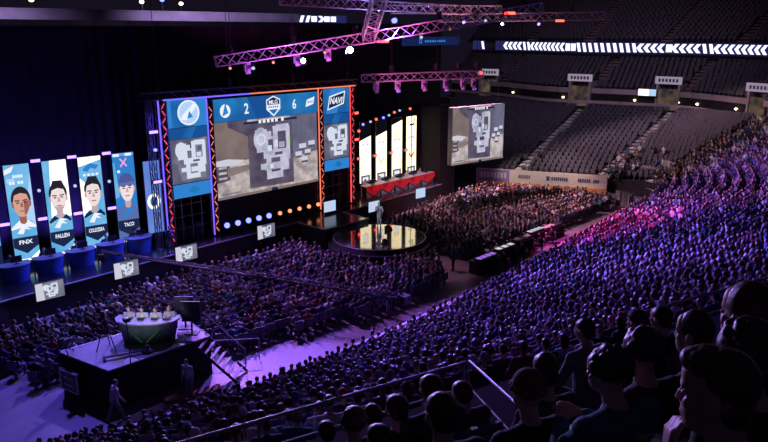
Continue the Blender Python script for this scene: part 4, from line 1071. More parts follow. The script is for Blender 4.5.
mb.add([D(x, y, .93) for x, y in ot] + [D(x, y, 1.0) for x, y in ot], [(k, k + N, (k + 1) % N + N, (k + 1) % N) for k in range(N)], 'deskgrey')
for z, rv in ((.93, True), (1.0, False)):
    vs = [D(x, y, z) for x, y in ot]; mb.add(vs, [(0, 1, 9, 10), (1, 2, 3, 8 + 1), (3, 4, 8, 9), (4, 5, 8), (5, 6, 7, 8)], 'deskgrey')
mb.build('desktop', root)
mb = MB()
for s in (-1, 1): mb.add([D(s * .05, .56, .1), D(s * .12, .56, .1), D(s * .75, .5, .7), D(s * .62, .52, .7)], [(0, 1, 2, 3)], 'E_greendim')
mb.build('emblem', root)
tag(root, 'curved caster desk with dim green emblem on the raised platform', 'desk')
# ================================================================ people
SKINS = [mat('skin_light', (0.55, 0.36, 0.29), .5, 0, .08, 8), mat('skin_tan', (0.40, 0.24, 0.18), .5, 0, .08, 8), mat('skin_brown', (0.2, 0.11, 0.08), .5, 0, .08, 8)]
HAIRS = [('black', mat('hair_black', (0.012, 0.010, 0.012), .42, 0, .3, 60, .6, .3)), ('dark brown', mat('hair_dark_brown', (0.035, 0.02, 0.014), .42, 0, .3, 60, .6, .3)), ('brown', mat('hair_brown', (0.09, 0.05, 0.03), .45, 0, .3, 60, .6, .3)), ('fair', mat('hair_fair', (0.3, 0.2, 0.11), .45, 0, .2, 60, .6, .3))]
TOPS = [(n, mat('cloth_' + n.replace(' ', '_'), c, .85, 0, .2, 12, .3)) for n, c in (('black', (0.02, 0.02, 0.024)), ('dark grey', (0.06, 0.06, 0.07)), ('navy', (0.03, 0.04, 0.10)), ('grey', (0.2, 0.2, 0.22)), ('white', (0.5, 0.5, 0.54)), ('red', (0.25, 0.05, 0.06)), ('blue', (0.06, 0.1, 0.25)), ('teal', (0.03, 0.16, 0.2)), ('brown', (0.12, 0.07, 0.05)), ('pale grey', (0.4, 0.4, 0.43)))]
TOPW = np.array([.26, .20, .13, .15, .06, .035, .06, .03, .04, .06]); TOPW /= TOPW.sum()
for i, m_ in enumerate(SKINS): M['skin%d' % i] = m_
for i, (n_, m_) in enumerate(HAIRS): M['hair%d' % i] = m_
for i, (n_, m_) in enumerate(TOPS): M['top%d' % i] = m_
M['eye'] = mat('eye_white', (0.6, 0.58, 0.58), .2, 0, .05, 3); M['shoe'] = mat('dark_shoe', (0.03, 0.03, 0.035), .5, 0, .2, 8)

def rc(mb, p, q, r1, r2, n=12):
    """round-ended tapered limb"""
    p = Vector(p); q = Vector(q); d = q - p
    if d.length < 1e-5: d = Vector((0, 0, 1e-4))
    ax = d.normalized(); a = ax.cross(Vector((0, 0, 1)) if abs(ax.z) < .9 else Vector((1, 0, 0))).normalized(); b = ax.cross(a)
    prof = [(-1 + 0.02, 0.15)] 
    rings = []
    for k in range(1, 4): t = PI / 2 * k / 3; rings.append((p - ax * r1 * math.cos(t), r1 * math.sin(t)))
    for k in range(0, 3): t = PI / 2 * k / 3; rings.append((q + ax * r2 * math.sin(t), r2 * math.cos(t)))
    vs = []
    for c, r in rings:
        for k in range(n): t = 2 * PI * k / n; vs.append(c + (a * math.cos(t) + b * math.sin(t)) * r)
    N = len(rings); vs.append(p - ax * r1); vs.append(q + ax * r2)
    fs = []
    for j in range(N - 1):
        for k in range(n): fs.append((j * n + k, j * n + (k + 1) % n, (j + 1) * n + (k + 1) % n, (j + 1) * n + k))
    for k in range(n): fs.append((N * n, (k + 1) % n, k)); fs.append((N * n + 1, (N - 1) * n + k, (N - 1) * n + (k + 1) % n))
    mb.add(vs, fs, 'skin0')
def el(mb, c, r, R=None, n=14):
    c = Vector(c); vs = []; m = 8
    for j in range(1, m):
        t = PI * j / m
        for k in range(n):
            v = Vector((r[0] * math.sin(t) * math.cos(2 * PI * k / n), r[1] * math.sin(t) * math.sin(2 * PI * k / n), r[2] * math.cos(t)))
            vs.append(c + (R @ v if R else v))
    v = Vector((0, 0, r[2])); vs.append(c + (R @ v if R else v)); vs.append(c - (R @ v if R else v))
    fs = []
    for j in range(m - 2):
        for k in range(n): fs.append((j * n + k, (j + 1) * n + k, (j + 1) * n + (k + 1) % n, j * n + (k + 1) % n))
    N = (m - 1) * n
    for k in range(n): fs.append((N, k, (k + 1) % n)); fs.append((N + 1, (m - 2) * n + (k + 1) % n, (m - 2) * n + k))
    mb.add(vs, fs, 'skin0')

def fuse(mb, voxel, matname, name, smooth=2, noise=0.0, nsc=0.05):
    me = bpy.data.meshes.new(name); me.from_pydata(mb.v, [], mb.f)
    o = bpy.data.objects.new(name, me); C.objects.link(o)
    r = o.modifiers.new('r', 'REMESH'); r.mode = 'VOXEL'; r.voxel_size = voxel; r.use_smooth_shade = True
    s = o.modifiers.new('s', 'SMOOTH'); s.iterations = smooth; s.factor = .5
    if noise:
        tx = bpy.data.textures.new('curl', 'CLOUDS'); tx.noise_scale = nsc
        d = o.modifiers.new('d', 'DISPLACE'); d.texture = tx; d.strength = noise; d.mid_level = .5
    dg = bpy.context.evaluated_depsgraph_get()
    out = bpy.data.meshes.new_from_object(o.evaluated_get(dg)); out.name = name
    bpy.data.objects.remove(o); bpy.data.meshes.remove(me)
    out.materials.clear(); out.materials.append(M[matname])
    out.polygons.foreach_set('use_smooth', [True] * len(out.polygons))
    return out

def hand(mb, wrist, d, up, side, curl=.5, s=1.0):
    """palm, four unequal bent fingers and a side thumb. d points from wrist to knuckles, up = back of the hand"""
    d = Vector(d).normalized(); up = (Vector(up) - d * Vector(up).dot(d)).normalized(); sd = d.cross(up) * side
    w = Vector(wrist)
    for k in (-1, 0, 1): rc(mb, w + sd * k * .018 * s, w + d * .085 * s + sd * k * .024 * s, .017 * s, .014 * s, 8)
    for k, L in enumerate((.068, .078, .072, .056)):
        a = w + d * .088 * s + sd * (.033 - k * .021) * s
        b = a + (d * math.cos(curl * .6) - up * math.sin(curl * .6)) * L * .5 * s
        c = b + (d * math.cos(curl * 1.6) - up * math.sin(curl * 1.6)) * L * .32 * s
        e = c + (d * math.cos(curl * 2.4) - up * math.sin(curl * 2.4)) * L * .26 * s
        rc(mb, a - d * .012, b, .0095 * s, .009 * s, 8); rc(mb, b, c, .009 * s, .0082 * s, 8); rc(mb, c, e, .0082 * s, .0072 * s, 8)
    t0 = w + d * .025 * s + sd * .024 * s; t1 = t0 + (d * .6 + sd * .75 - up * .2).normalized() * .04 * s; t2 = t1 + (d * .9 + sd * .25 - up * .35).normalized() * .032 * s
    rc(mb, t0, t1, .013 * s, .0105 * s, 8); rc(mb, t1, t2, .0105 * s, .009 * s, 8)

def person_meshes(name, pose='lap', stand=False, lean=0.08, head=(0, 0, 0), voxel=.014, hair='short', topm='top0', trou='denim', hairm='hair0', skinm='skin0', female=False, fine=False, seed=0, chin=False, no_legs=False):
    rnd = random.Random(seed)
    hz = .93 if stand else .53
    P = {'pel': Vector((0, 0, hz)), 'wst': Vector((0, 0, hz + .2)), 'cst': Vector((0, .01, hz + .40)), 'nk': Vector((0, -.01, hz + .56)), 'hd': Vector((0, .02, hz + .72))}
    sw = .175 if female else .195
    for s, n in ((-1, 'L'), (1, 'R')): P['sh' + n] = Vector((s * sw, -.01, hz + .49))
    RX = Matrix.Rotation(-lean, 3, 'X'); piv = P['pel'].copy()
    for k in P: P[k] = piv + RX @ (P[k] - piv)
    J = dict(P)
    for s, n in ((-1, 'L'), (1, 'R')):
        sh = J['sh' + n]; po = pose
        if pose == 'chinR': po = 'chin' if n == 'R' else 'lap'
        if pose == 'chinL': po = 'chin' if n == 'L' else 'lap'
        if po == 'lap': e = sh + Vector((s * .07, .08, -.27)); wr = e + Vector((-s * .10, .22, -.06))
        elif po == 'clap': e = sh + Vector((s * .08, .14, -.24)); wr = Vector((s * .035, e.y + .18, e.z + .14))
        elif po == 'phone': e = sh + Vector((s * .04, .14, -.25)); wr = Vector((s * .07, e.y + .17, e.z + .10))
        elif po == 'cross': e = sh + Vector((s * .07, .06, -.27)); wr = e + Vector((-s * .22, .15, .03))
        elif po == 'chin': e = sh + Vector((-s * .02, .20, -.20)); wr = J['hd'] + Vector((s * .045, .10, -.215))
        elif po == 'side': e = sh + Vector((s * .06, -.02, -.29)); wr = e + Vector((s * .01, .08, -.24))
        elif po == 'swing': e = sh + Vector((s * .06, .08 * s, -.28)); wr = e + Vector((0, .06 + .10 * s, -.22))
        elif po == 'desk': e = sh + Vector((s * .06, .10, -.26)); wr = e + Vector((-s * .05, .24, .02))
        elif po == 'mic': e = sh + Vector((s * .07, .08, -.26)); wr = (Vector((s * .05, e.y + .15, e.z + .22)) if s > 0 else e + Vector((.03, .18, -.08)))
        J['el' + n] = e; J['wr' + n] = wr
        J['hip' + n] = Vector((s * .09, 0, hz - .01))
        if stand:
            sp = {'swing': .16 * s}.get(pose, .02 * s)
            J['kn' + n] = Vector((s * .10, sp * 1.0 + .02, .50)); J['an' + n] = Vector((s * .11, sp * 1.6 - (.06 if pose == 'swing' and s < 0 else 0), .09)); 
        else:
            kx = s * (.12 + rnd.random() * .06)
            J['kn' + n] = Vector((kx, .42, .52)); J['an' + n] = Vector((kx * .95, .40 + rnd.random() * .06, .09))
    J['hd'] = J['hd'] - (J['hd'] - J['nk']) * .04
    hR = Matrix.Rotation(head[2], 3, 'Z') @ Matrix.Rotation(-head[0], 3, 'X') @ Matrix.Rotation(head[1], 3, 'Y')
    hc = J['hd'] + Vector((0, .015, .02))
    H = lambda x, y, z: hc + hR @ Vector((x, y, z))
    B = MB()
    el(B, H(0, -.015, .025), (.074, .094, .098), hR); el(B, H(0, .018, -.045), (.056, .068, .078), hR); el(B, H(0, .05, -.085), (.03, .03, .026), hR)
    rc(B, H(0, .082, .006), H(0, .0945, -.026), .0065, .0095, 8); el(B, H(0, .072, .024), (.052, .018, .014), hR); el(B, H(0, .078, -.058), (.022, .011, .006), hR); el(B, H(0, .077, -.068), (.020, .011, .007), hR); el(B, H(0, .045, .05), (.055, .045, .05), hR)
    for s in (-1, 1): el(B, H(s * .083, -.008, -.010), (.010, .021, .032), hR); el(B, H(s * .042, .055, -.02), (.02, .022, .02), hR)
    rc(B, J['nk'] + Vector((0, 0, -.05)), H(0, -.02, -.05), .058, .052)
    rc(B, J['cst'], J['nk'], .10, .062); rc(B, J['wst'], J['cst'], .12, .135); rc(B, J['pel'], J['wst'], .13, .12)
    for s, n in ((-1, 'L'), (1, 'R')):
        rc(B, J['cst'] + Vector((s * .06, 0, .02)), J['sh' + n], .09, .062); rc(B, J['nk'] + Vector((0, 0, -.03)), J['sh' + n], .05, .052)
        rc(B, J['sh' + n], J['el' + n], .05, .038); rc(B, J['el' + n], J['wr' + n], .038, .026)
        dd = (J['wr' + n] - J['el' + n]).normalized()
        if pose in ('chinR', 'chinL') and n == pose[-1]: hand(B, J['wr' + n], Vector((-s * .15, .15, 1)), Vector((s, .6, .1)), -s, 1.0)
        elif pose == 'clap': hand(B, J['wr' + n], Vector((0, .6, .8)), Vector((s, 0, 0)), s, .15)
        else: hand(B, J['wr' + n], dd, Vector((0, 0, 1)) if abs(dd.z) < .8 else Vector((s, 0, 0)), -s, .5)
        rc(B, J['pel'], J['hip' + n], .12, .095); rc(B, J['hip' + n], J['kn' + n], .082, .058); rc(B, J['kn' + n], J['an' + n], .056, .036)
        rc(B, J['an' + n], J['an' + n] + Vector((0, .13, -.05)), .04, .035)
    out = [('body', fuse(B, voxel, skinm, 'person'))]
    # top
    T = MB(); g = .014
    rc(T, J['cst'], J['nk'] + Vector((0, 0, -.04)), .11 + g, .068 + g); rc(T, J['wst'], J['cst'], .125 + g, .14 + g); rc(T, J['pel'] + Vector((0, 0, .02)), J['wst'], .138 + g, .125 + g)
    for s, n in ((-1, 'L'), (1, 'R')):
        rc(T, J['cst'] + Vector((s * .06, 0, .02)), J['sh' + n], .095 + g, .064 + g); rc(T, J['nk'] + Vector((0, -.005, -.045)), J['sh' + n], .052 + g, .052 + g)
        rc(T, J['sh' + n], J['el' + n], .052 + g, .04 + g); rc(T, J['el' + n], J['el' + n].lerp(J['wr' + n], .9), .042 + g, .03 + g)
    if hair == 'hood': el(T, J['nk'] + Vector((0, -.085, .0)), (.10, .05, .075))
    if fine:
        for i in range(10):
            s = rnd.choice((-1, 1)); n = 'L' if s < 0 else 'R'; a = J['sh' + n].lerp(J['el' + n], rnd.random()); rc(T, a + Vector((-.05, .03, 0)), a + Vector((.05, .04, rnd.uniform(-.03, .03))), .035, .03, 8)
    out.append(('top', fuse(T, voxel * 1.15, topm, 'top', 3)))
    L_ = MB()
    rc(L_, J['pel'] + Vector((0, 0, .02)), J['pel'] + Vector((0, 0, .0)), .135 + .004, .13)
    for s, n in ((-1, 'L'), (1, 'R')): rc(L_, J['pel'], J['hip' + n], .122 + .008, .10 + .008); rc(L_, J['hip' + n], J['kn' + n], .088 + .01, .066 + .01); rc(L_, J['kn' + n], J['an' + n] + Vector((0, 0, .02)), .062 + .01, .05 + .01)
    out.append(('trousers', fuse(L_, voxel * 1.3, trou, 'trousers', 2)))
    S = MB()
    for n in 'LR': rc(S, J['an' + n] + Vector((0, -.02, -.035)), J['an' + n] + Vector((0, .15, -.055)), .046, .036)
    out.append(('shoes', fuse(S, voxel * 1.3, 'shoe', 'shoes', 1)))
    Hh = MB()
    if hair in ('short', 'hood'):
        el(Hh, H(0, -.024, .042), (.084, .100, .094), hR); el(Hh, H(0, -.055, -.01), (.074, .06, .075), hR)
    elif hair == 'curly':
        el(Hh, H(0, -.02, .05), (.098, .105, .098), hR)
        for i in range(46):
            a = rnd.uniform(0, 2 * PI); b = rnd.uniform(.1, 2.0); v = Vector((math.sin(b) * math.cos(a) * .092, math.sin(b) * math.sin(a) * .10, math.cos(b) * .095))
            if v.y > .06 and v.z < .05: continue
            el(Hh, hc + hR @ (v + Vector((0, -.02, .045))), (.022, .022, .022), hR, 8)
    elif hair == 'quiff':
        el(Hh, H(0, -.028, .045), (.077, .094, .086), hR); el(Hh, H(0, .022, .088), (.068, .072, .040), hR); el(Hh, H(0, .06, .092), (.052, .036, .026), hR); el(Hh, H(0, -.055, -.02), (.070, .052, .07), hR)
    elif hair == 'long':
        el(Hh, H(0, -.024, .038), (.088, .102, .098), hR)
        for s in (-1, 0, 1): rc(Hh, H(s * .05, -.06, .02), H(s * .055, -.085, -.20), .05, .035)
    elif hair == 'tail':
        el(Hh, H(0, -.024, .042), (.083, .098, .094), hR); rc(Hh, H(0, -.11, .04), H(0, -.14, -.13), .03, .018)
    elif hair == 'cap':
        el(Hh, H(0, -.02, .055), (.088, .104, .082), hR); el(Hh, H(0, .115, .055), (.068, .06, .010), hR); el(Hh, H(0, -.055, -.01), (.072, .056, .06), hR)
    elif hair == 'beanie':
        el(Hh, H(0, -.022, .058), (.09, .105, .098), hR); 
        for k in range(16): a = 2 * PI * k / 16; el(Hh, H(.088 * math.cos(a), -.018 + .104 * math.sin(a), .035), (.02, .02, .02), hR, 8)
    nz = {'curly': .012, 'quiff': .008, 'short': .006}.get(hair, .003)
    out.append(({'cap': 'cap', 'beanie': 'beanie'}.get(hair, 'hair'), fuse(Hh, voxel * .8 if fine else voxel, hairm, 'hair', 1, nz, .03)))
    if fine:
        Ey = MB()
        for s in (-1, 1): el(Ey, H(s * .032, .070, .004), (.012, .012, .008), hR)
        me = bpy.data.meshes.new('eyes'); me.from_pydata(Ey.v, [], Ey.f); me.materials.append(M['eye']); me.polygons.foreach_set('use_smooth', [True] * len(Ey.f)); out.append(('eyes', me))
    return out, hc

def place_person(meshes, loc, rz, name='person', sc=(1, 1, 1)):
    root = None
    for nm, me in meshes:
        if root is None:
            root = bpy.data.objects.new(name, me); C.objects.link(root); root.location = loc; root.rotation_euler = (0, 0, rz); root.scale = sc
        else:
            o = bpy.data.objects.new(nm, me); C.objects.link(o); o.parent = root
    return root
def setm(o, m):
    o.material_slots[0].link = 'OBJECT'; o.material_slots[0].material = m
def face_rz(p, q):
    dx, dy = q[0] - p[0], q[1] - p[1]; return math.atan2(-dx, dy)

# ---- arena seat
def seat_parts():
    a = MB(); a.box((0, .0, .43), (.46, .42, .07), 'seat'); a.box((0, .2, .41), (.44, .05, .06), 'seat')
    b = MB(); R = Matrix.Rotation(math.radians(-12), 3, 'X'); b.box((0, -.23, .68), (.46, .05, .48), 'seat', rot=R); b.box((0, -.265, .69), (.38, .03, .36), 'seat', rot=R)
    c = MB(); c.box((0, -.1, .2), (.08, .08, .4), 'dkmetal'); c.box((0, -.1, .01), (.2, .2, .02), 'dkmetal')
    for s in (-1, 1): c.box((s * .245, -.02, .58), (.035, .34, .035), 'plastic'); c.box((s * .245, -.1, .42), (.03, .1, .3), 'dkmetal')
    return a, b, c
sa, sb, sc_ = seat_parts()
def to_mesh(mb, name, smooth=False):
    o = mb.build(name); me = o.data; C.objects.unlink(o); bpy.data.objects.remove(o); return me
ME_pan, ME_back, ME_frame = to_mesh(sa, 'seat_pan'), to_mesh(sb, 'backrest'), to_mesh(sc_, 'pedestal')
def near_seat(loc, rz, label, group=None, name='arena_seat'):
    r = bpy.data.objects.new(name, ME_frame); C.objects.link(r); r.location = loc; r.rotation_euler = (0, 0, rz)
    for n, me in (('seat', ME_pan), ('backrest', ME_back)):
        o = bpy.data.objects.new(n, me); C.objects.link(o); o.parent = r
    tag(r, label, 'seat', group); return r

# ---- foreground spectators
def cam_ray(px, py):
    R = cam.rotation_euler.to_matrix(); return (R @ Vector(((px - 384) / 711, -(py - 221) / 711, -1))).normalized()
RSTAGE = Vector((-6, 0, 0))
FG = [  # head x, y in the photograph, distance, pose, hair, top, trousers, hair colour, lean, head turn, label
    (714, 394, 2.25, 'chinL', 'quiff', 'top0', 'top1', 'hair2', .38, (.05, 0, .55), 'large head of nearest man at lower right, resting his chin on his hand'),
    (606, 372, 3.7, 'phone', 'curly', 'top7', 'denim', 'hair0', .28, (.1, 0, .55), 'man with curly dark hair in teal jacket, in profile left of the nearest head'),
    (744, 316, 3.25, 'lap', 'short', 'top0', 'top1', 'hair2', .1, (0, 0, .1), 'man with large round rim-lit head at right edge, above the nearest man'),
    (742, 357, 2.8, 'lap', 'curly', 'top0', 'top1', 'hair0', .15, (0, 0, -.1), 'dark curly head at right edge between rim-lit head and nearest man'),
    (692, 334, 4.5, 'cross', 'short', 'top1', 'top1', 'hair0', .12, (0, 0, .35), 'person with lit face and dark hair, left of the rim-lit head'),
    (640, 352, 3.9, 'lap', 'curly', 'top0', 'top1', 'hair0', .12, (0, 0, .05), 'dark bushy haired person right of the man in teal'),
    (526, 392, 4.2, 'lap', 'beanie', 'top0', 'top1', 'top8', .12, (0, 0, .05), 'person in black with a brown beanie, bottom centre right'),
    (544, 371, 5.1, 'lap', 'short', 'top1', 'top1', 'hair1', .1, (0, 0, -.1), 'person with dark brown hair directly behind the brown beanie'),
    (440, 414, 3.9, 'lap', 'short', 'top0', 'top1', 'hair0', .08, (0, 0, 0), 'largest dark round head at bottom centre'),
    (430, 389, 5.3, 'lap', 'short', 'top1', 'top1', 'hair1', .08, (0, 0, .1), 'dark head directly above the largest bottom centre head'),
    (396, 408, 5.3, 'lap', 'short', 'top0', 'top1', 'hair0', .08, (0, 0, 0), 'dark head left of the largest bottom centre head'),
    (353, 424, 5.6, 'lap', 'curly', 'top0', 'top1', 'hair1', .08, (0, 0, 0), 'dark head at bottom edge, leftmost of the near row of four'),
    (378, 438, 5.1, 'lap', 'short', 'top1', 'top1', 'hair0', .08, (0, 0, .1), 'dark head at bottom edge between two taller heads'),
    (461, 393, 6.3, 'lap', 'short', 'top1', 'top1', 'hair0', .08, (0, 0, .1), 'dark head right of centre just below the rail corner'),
    (584, 330, 7.4, 'lap', 'short', 'top3', 'top1', 'hair1', .1, (0, 0, .2), 'spectator in grey beyond the curly haired man in teal'),
    (660, 318, 7.0, 'lap', 'short', 'top0', 'top1', 'hair0', .1, (0, 0, .1), 'dark haired spectator above and left of the lit face'),
    (636, 322, 7.6, 'lap', 'cap', 'top1', 'top1', 'top2', .1, (0, 0, .1), 'spectator in navy cap above the bushy haired person'),
    (372, 416, 6.6, 'lap', 'short', 'top0', 'top1', 'hair0', .08, (0, 0, 0), 'small dark head between the leftmost near heads'),
    (326, 431, 6.9, 'lap', 'short', 'top0', 'top1', 'hair0', .08, (0, 0, 0), 'small dark head at bottom edge left of the near row'),
]
fg_spots = []
for i, (px, py, d, pose, hair, tm, tr, hm, lean, hd, lb) in enumerate(FG):
    hp = CAM + cam_ray(px, py) * d
    fine = d < 4.6
    meshes, hc = person_meshes('p', pose, False, lean, hd, .0065 if i < 1 else .0085 if i < 2 else (.011 if fine else .015), hair, tm, tr, hm, 'skin0', fine=fine, seed=i)
    rz = face_rz(hp, RSTAGE)
    off = Matrix.Rotation(rz, 3, 'Z') @ Vector((hc.x, hc.y, 0))
    # the row under this person
    q = Vector((hp.x - off.x, -(hp.y - off.y), 0)) - R0; h = q.dot(RN) if False else (q.x * RN.x + q.y * RN.y)
    k = int(round((h + .35) / .85 + 1 - .5)); zf = tier_z(k)
    scz = (hp.z - zf) / hc.z; scz = max(.84, min(1.16, scz)); zf = hp.z - hc.z * scz
    loc = Vector((hp.x - off.x, hp.y - off.y, zf))
    r = place_person(meshes, loc, rz, sc=(1, 1, scz)); tag(r, lb, 'person', 'spectators in the nearest rows')
    near_seat(loc + Vector((0, 0, 0)), rz, 'dark seat under the ' + lb.replace('large head of ', '').split(',')[0], 'seats of the nearest rows')
    fg_spots.append(loc)

# ---- crowd positions
seats = []   # (x, y, z, rz, row, kind)
def along(fn, t0, t1, sp, skip=()):
    res = []; t = t0; prev = fn(t); acc = 0; dt = .01
    while t < t1:
        t += dt; cur = fn(t); acc += math.hypot(cur.x - prev.x, cur.y - prev.y); prev = cur
        if acc >= sp:
            acc -= sp
            if not any(abs(t - s) < w_ for s, w_ in skip): res.append((t, cur))
    return res
nearseats = []
for k in range(NR):
    for j, (t, p) in enumerate(along(lambda t: bowl(t, (k + .42) / NR), 0.0, 7.93, .50 if k < 12 else .54, ((1.5, .035), (4.4, .03), (6.2, .03)))):
        z = zl(t, k, NR); pos = Vector((p.x, -p.y, z)); nearseats.append((pos, face_rz(pos, (4 + rng.normal() * 2, 0)), k, t))
def inpoly(a, b, poly):
    c = False; n = len(poly)
    for i in range(n):
        x0, y0 = poly[i]; x1, y1 = poly[(i + 1) % n]
        if (y0 > b) != (y1 > b) and a < (x1 - x0) * (b - y0) / (y1 - y0) + x0: c = not c
    return c
RA_ = [(-19, 5.2), (-12, 4.9), (-3, 4.0), (7.4, 3.6), (7.4, 11.5), (11.5, 12.0), (13.2, 9.6), (14.5, 10.2), (9.0, 15.6), (1.6, 15.2), (-5.2, 13.4), (-5.6, 10.9), (-12.7, 10.9), (-12.9, 8.6), (-16, 7.6), (-19, 7.4)]
RB_ = [(14.6, 9.0), (15.6, 4.2), (28.5, 2.6), (31.6, 2.2), (35.8, 10.5), (34.5, 14.4), (28.0, 13.6), (17.5, 13.3), (14.2, 13.4), (13.8, 11.4)]
floorseats = []
for poly in (RA_, RB_):
    b = 2.0
    while b < 16:
        a = -20.0 + rng.random() * .3
        while a < 39:
            if inpoly(a, b, poly) and math.hypot(a - 11.4, b - 7.8) > 4.3:
                pos = V(a + rng.normal() * .03, b + rng.normal() * .05, 0)
                tgt = (3 + a * .3 if a < 14 else 10, 0); floorseats.append((pos, face_rz(pos, tgt), 0, a))
            a += .54
        b += .82
# a few spectators scattered in the lower rows of the far stand
farp = []
for k in range(0, 7):
    for (t, p) in along(lambda t: bowl(t, (k + .42) / NR), 8.15, 10.3, .55, ((9.15, .06),)):
        pr = .75 * math.exp(-((t - 8.85) / .28) ** 2) * (1 - k / 8) + .04
        if rng.random() < pr: pos = Vector((p.x, -p.y, zl(t, k, NR))); farp.append((pos, face_rz(pos, (12, 0)), k, t))

Rc = cam.rotation_euler.to_matrix().transposed()
def project(p):
    q = Rc @ (p - CAM)
    if q.z > -.1: return None
    return 384 + 711 * q.x / -q.z, 221 - 711 * q.y / -q.z, -q.z
allp = []
for L_, typ in ((nearseats, 'n'), (floorseats, 'f'), (farp, 'r')):
    for s in L_:
        if rng.random() < (.035 if typ == 'n' else .05): continue
        pr = project(s[0] + Vector((0, 0, 1.25)))
        vis = pr is not None and -8 < pr[0] < 776 and -8 < pr[1] < 446
        allp.append((pr[2] if vis else 999, typ, s, pr))
allp.sort(key=lambda x: x[0])
NI = 300 - len(FG)
ind = allp[:NI]; rest = [x for x in allp[NI:]]

# prototypes of seated spectators
protos = []
for i, (pose, hair, lean, hd, fem) in enumerate((('lap', 'short', .08, (0, 0, .1), False), ('cross', 'short', .02, (0, 0, -.1), False), ('phone', 'curly', .18, (.2, 0, 0), False), ('clap', 'tail', .1, (0, 0, 0), True), ('chinR', 'cap', .35, (0, 0, 0), False), ('lap', 'hood', .15, (0, 0, .2), False), ('lap', 'long', .05, (0, 0, -.15), True), ('cross', 'beanie', .1, (0, 0, .1), False))):
    protos.append((person_meshes('p', pose, False, lean, hd, .017, hair, 'top0', 'denim', 'hair0', 'skin0', fem, seed=40 + i)[0], hair))
hairword = {'short': 'short haired', 'curly': 'curly haired', 'tail': 'pony tailed', 'cap': 'capped', 'hood': 'hooded', 'long': 'long haired', 'beanie': 'beanie wearing'}
def ordinal(n):
    return '%d%s' % (n, 'th' if 10 <= n % 100 <= 20 else {1: 'st', 2: 'nd', 3: 'rd'}.get(n % 10, 'th'))
byrow = {}
for x in ind: byrow.setdefault(x[2][2], []).append(x)
for k in sorted(byrow):
    byrow[k].sort(key=lambda x: x[3][0])
    for j, (dd, typ, s, pr) in enumerate(byrow[k]):
        pi = int(rng.choice(len(protos), p=[.26, .16, .12, .08, .1, .13, .08, .07])); meshes, hair = protos[pi]
        ti = int(rng.choice(len(TOPS), p=TOPW)); hi = int(rng.choice(4, p=[.45, .3, .18, .07])); ki = int(rng.choice(3, p=[.7, .2, .1]))
        sz = rng.uniform(.94, 1.05); r = place_person(meshes, s[0], s[1] + rng.normal() * .12, sc=(1, 1, sz))
        setm(r, SKINS[ki])
        for ch in [o for o in bpy.data.objects[-5:] if o.parent == r] or r.children:
            if ch.name.startswith('top'): setm(ch, TOPS[ti][1])
            elif ch.name.startswith('hair'): setm(ch, HAIRS[hi][1])
            elif ch.name.startswith('cap') or ch.name.startswith('beanie'): setm(ch, TOPS[(ti + 3) % 10][1])
        lb = '%s spectator in %s top, %s row below aisle rail, %s from left' % (hairword[hair], TOPS[ti][0], ordinal(NR - k), ordinal(j + 1))
        tag(r, lb, 'person', 'spectators in the packed stand below the rail')
        near_seat(s[0], s[1], 'dark seat in %s row below aisle rail, under %s head from left' % (ordinal(NR - k), ordinal(j + 1)), 'occupied seats of the packed stand')

# low detail seated figures for the rest of the crowd
def low_person(pose, hairlen):
    mb = MB()
    def seg(p, q, r1, r2, m, n=5):
        mb.tube(p, q, r1, m, n, r2, True)
    H = Vector((0, .03, 1.27))
    def ball(c, r, m, n=8, mm=5, y0=0):
        c = Vector(c); vs = [c + Vector((0, 0, r[2]))]
        for j in range(1, mm):
            for k in range(n): t = PI * j / mm; u = 2 * PI * k / n; vs.append(c + Vector((r[0] * math.sin(t) * math.cos(u), r[1] * math.sin(t) * math.sin(u), r[2] * math.cos(t))))
        vs.append(c - Vector((0, 0, r[2]))); fs = []
        for k in range(n): fs.append((0, 1 + k, 1 + (k + 1) % n)); fs.append((len(vs) - 1, 1 + (mm - 2) * n + (k + 1) % n, 1 + (mm - 2) * n + k))
        for j in range(mm - 2):
            for k in range(n): fs.append((1 + j * n + k, 1 + (j + 1) * n + k, 1 + (j + 1) * n + (k + 1) % n, 1 + j * n + (k + 1) % n))
        mb.add(vs, fs, m)
    ball(H + Vector((0, .01, -.01)), (.072, .092, .115), 'skin0'); ball(H + Vector((0, -.025, .03)), (.086, .098, .10), 'hair0')
    if hairlen: ball(H + Vector((0, -.08, -.08)), (.075, .05, .14), 'hair0', 6, 4)
    seg((0, -.01, 1.08), (0, 0, 1.2), .06, .05, 'skin0')
    # torso loft
    rings = [(.54, .17, .13), (.75, .15, .115), (.95, .19, .125), (1.05, .21, .10), (1.10, .12, .08), (1.14, .06, .06)]; n = 8; vs = []
    for z, rx, ry in rings:
        for k in range(n): u = 2 * PI * k / n; vs.append((rx * math.cos(u), ry * math.sin(u) - .01, z))
    fs = [(j * n + k, j * n + (k + 1) % n, (j + 1) * n + (k + 1) % n, (j + 1) * n + k) for j in range(len(rings) - 1) for k in range(n)] + [tuple(reversed(range(n)))]
    mb.add(vs, fs, 'top0')
    for s in (-1, 1):
        sh = Vector((s * .2, -.01, 1.03))
        if pose == 0: e = Vector((s * .26, .07, .77)); w_ = Vector((s * .13, .28, .70))
        elif pose == 1: e = Vector((s * .25, .14, .80)); w_ = Vector((s * .04, .28, .95))
        elif pose == 2: e = Vector((s * .26, .08, .78)); w_ = Vector((-s * .02, .22, .82))
        else: e = Vector((s * .27, .16, 1.1 if s > 0 else .78)); w_ = Vector((s * .2, .2, 1.4)) if s > 0 else Vector((s * .12, .28, .7))
        seg(sh, e, .06, .048, 'top0'); seg(e, w_, .046, .034, 'top0'); ball(w_, (.045, .05, .04), 'skin0', 5, 4)
        k_ = Vector((s * .13, .42, .52)); seg((s * .09, 0, .52), k_, .10, .075, 'leg'); seg(k_, (s * .13, .41, .05), .07, .05, 'leg'); mb.box((s * .13, .46, .04), (.09, .24, .08), 'leg')
    return mb
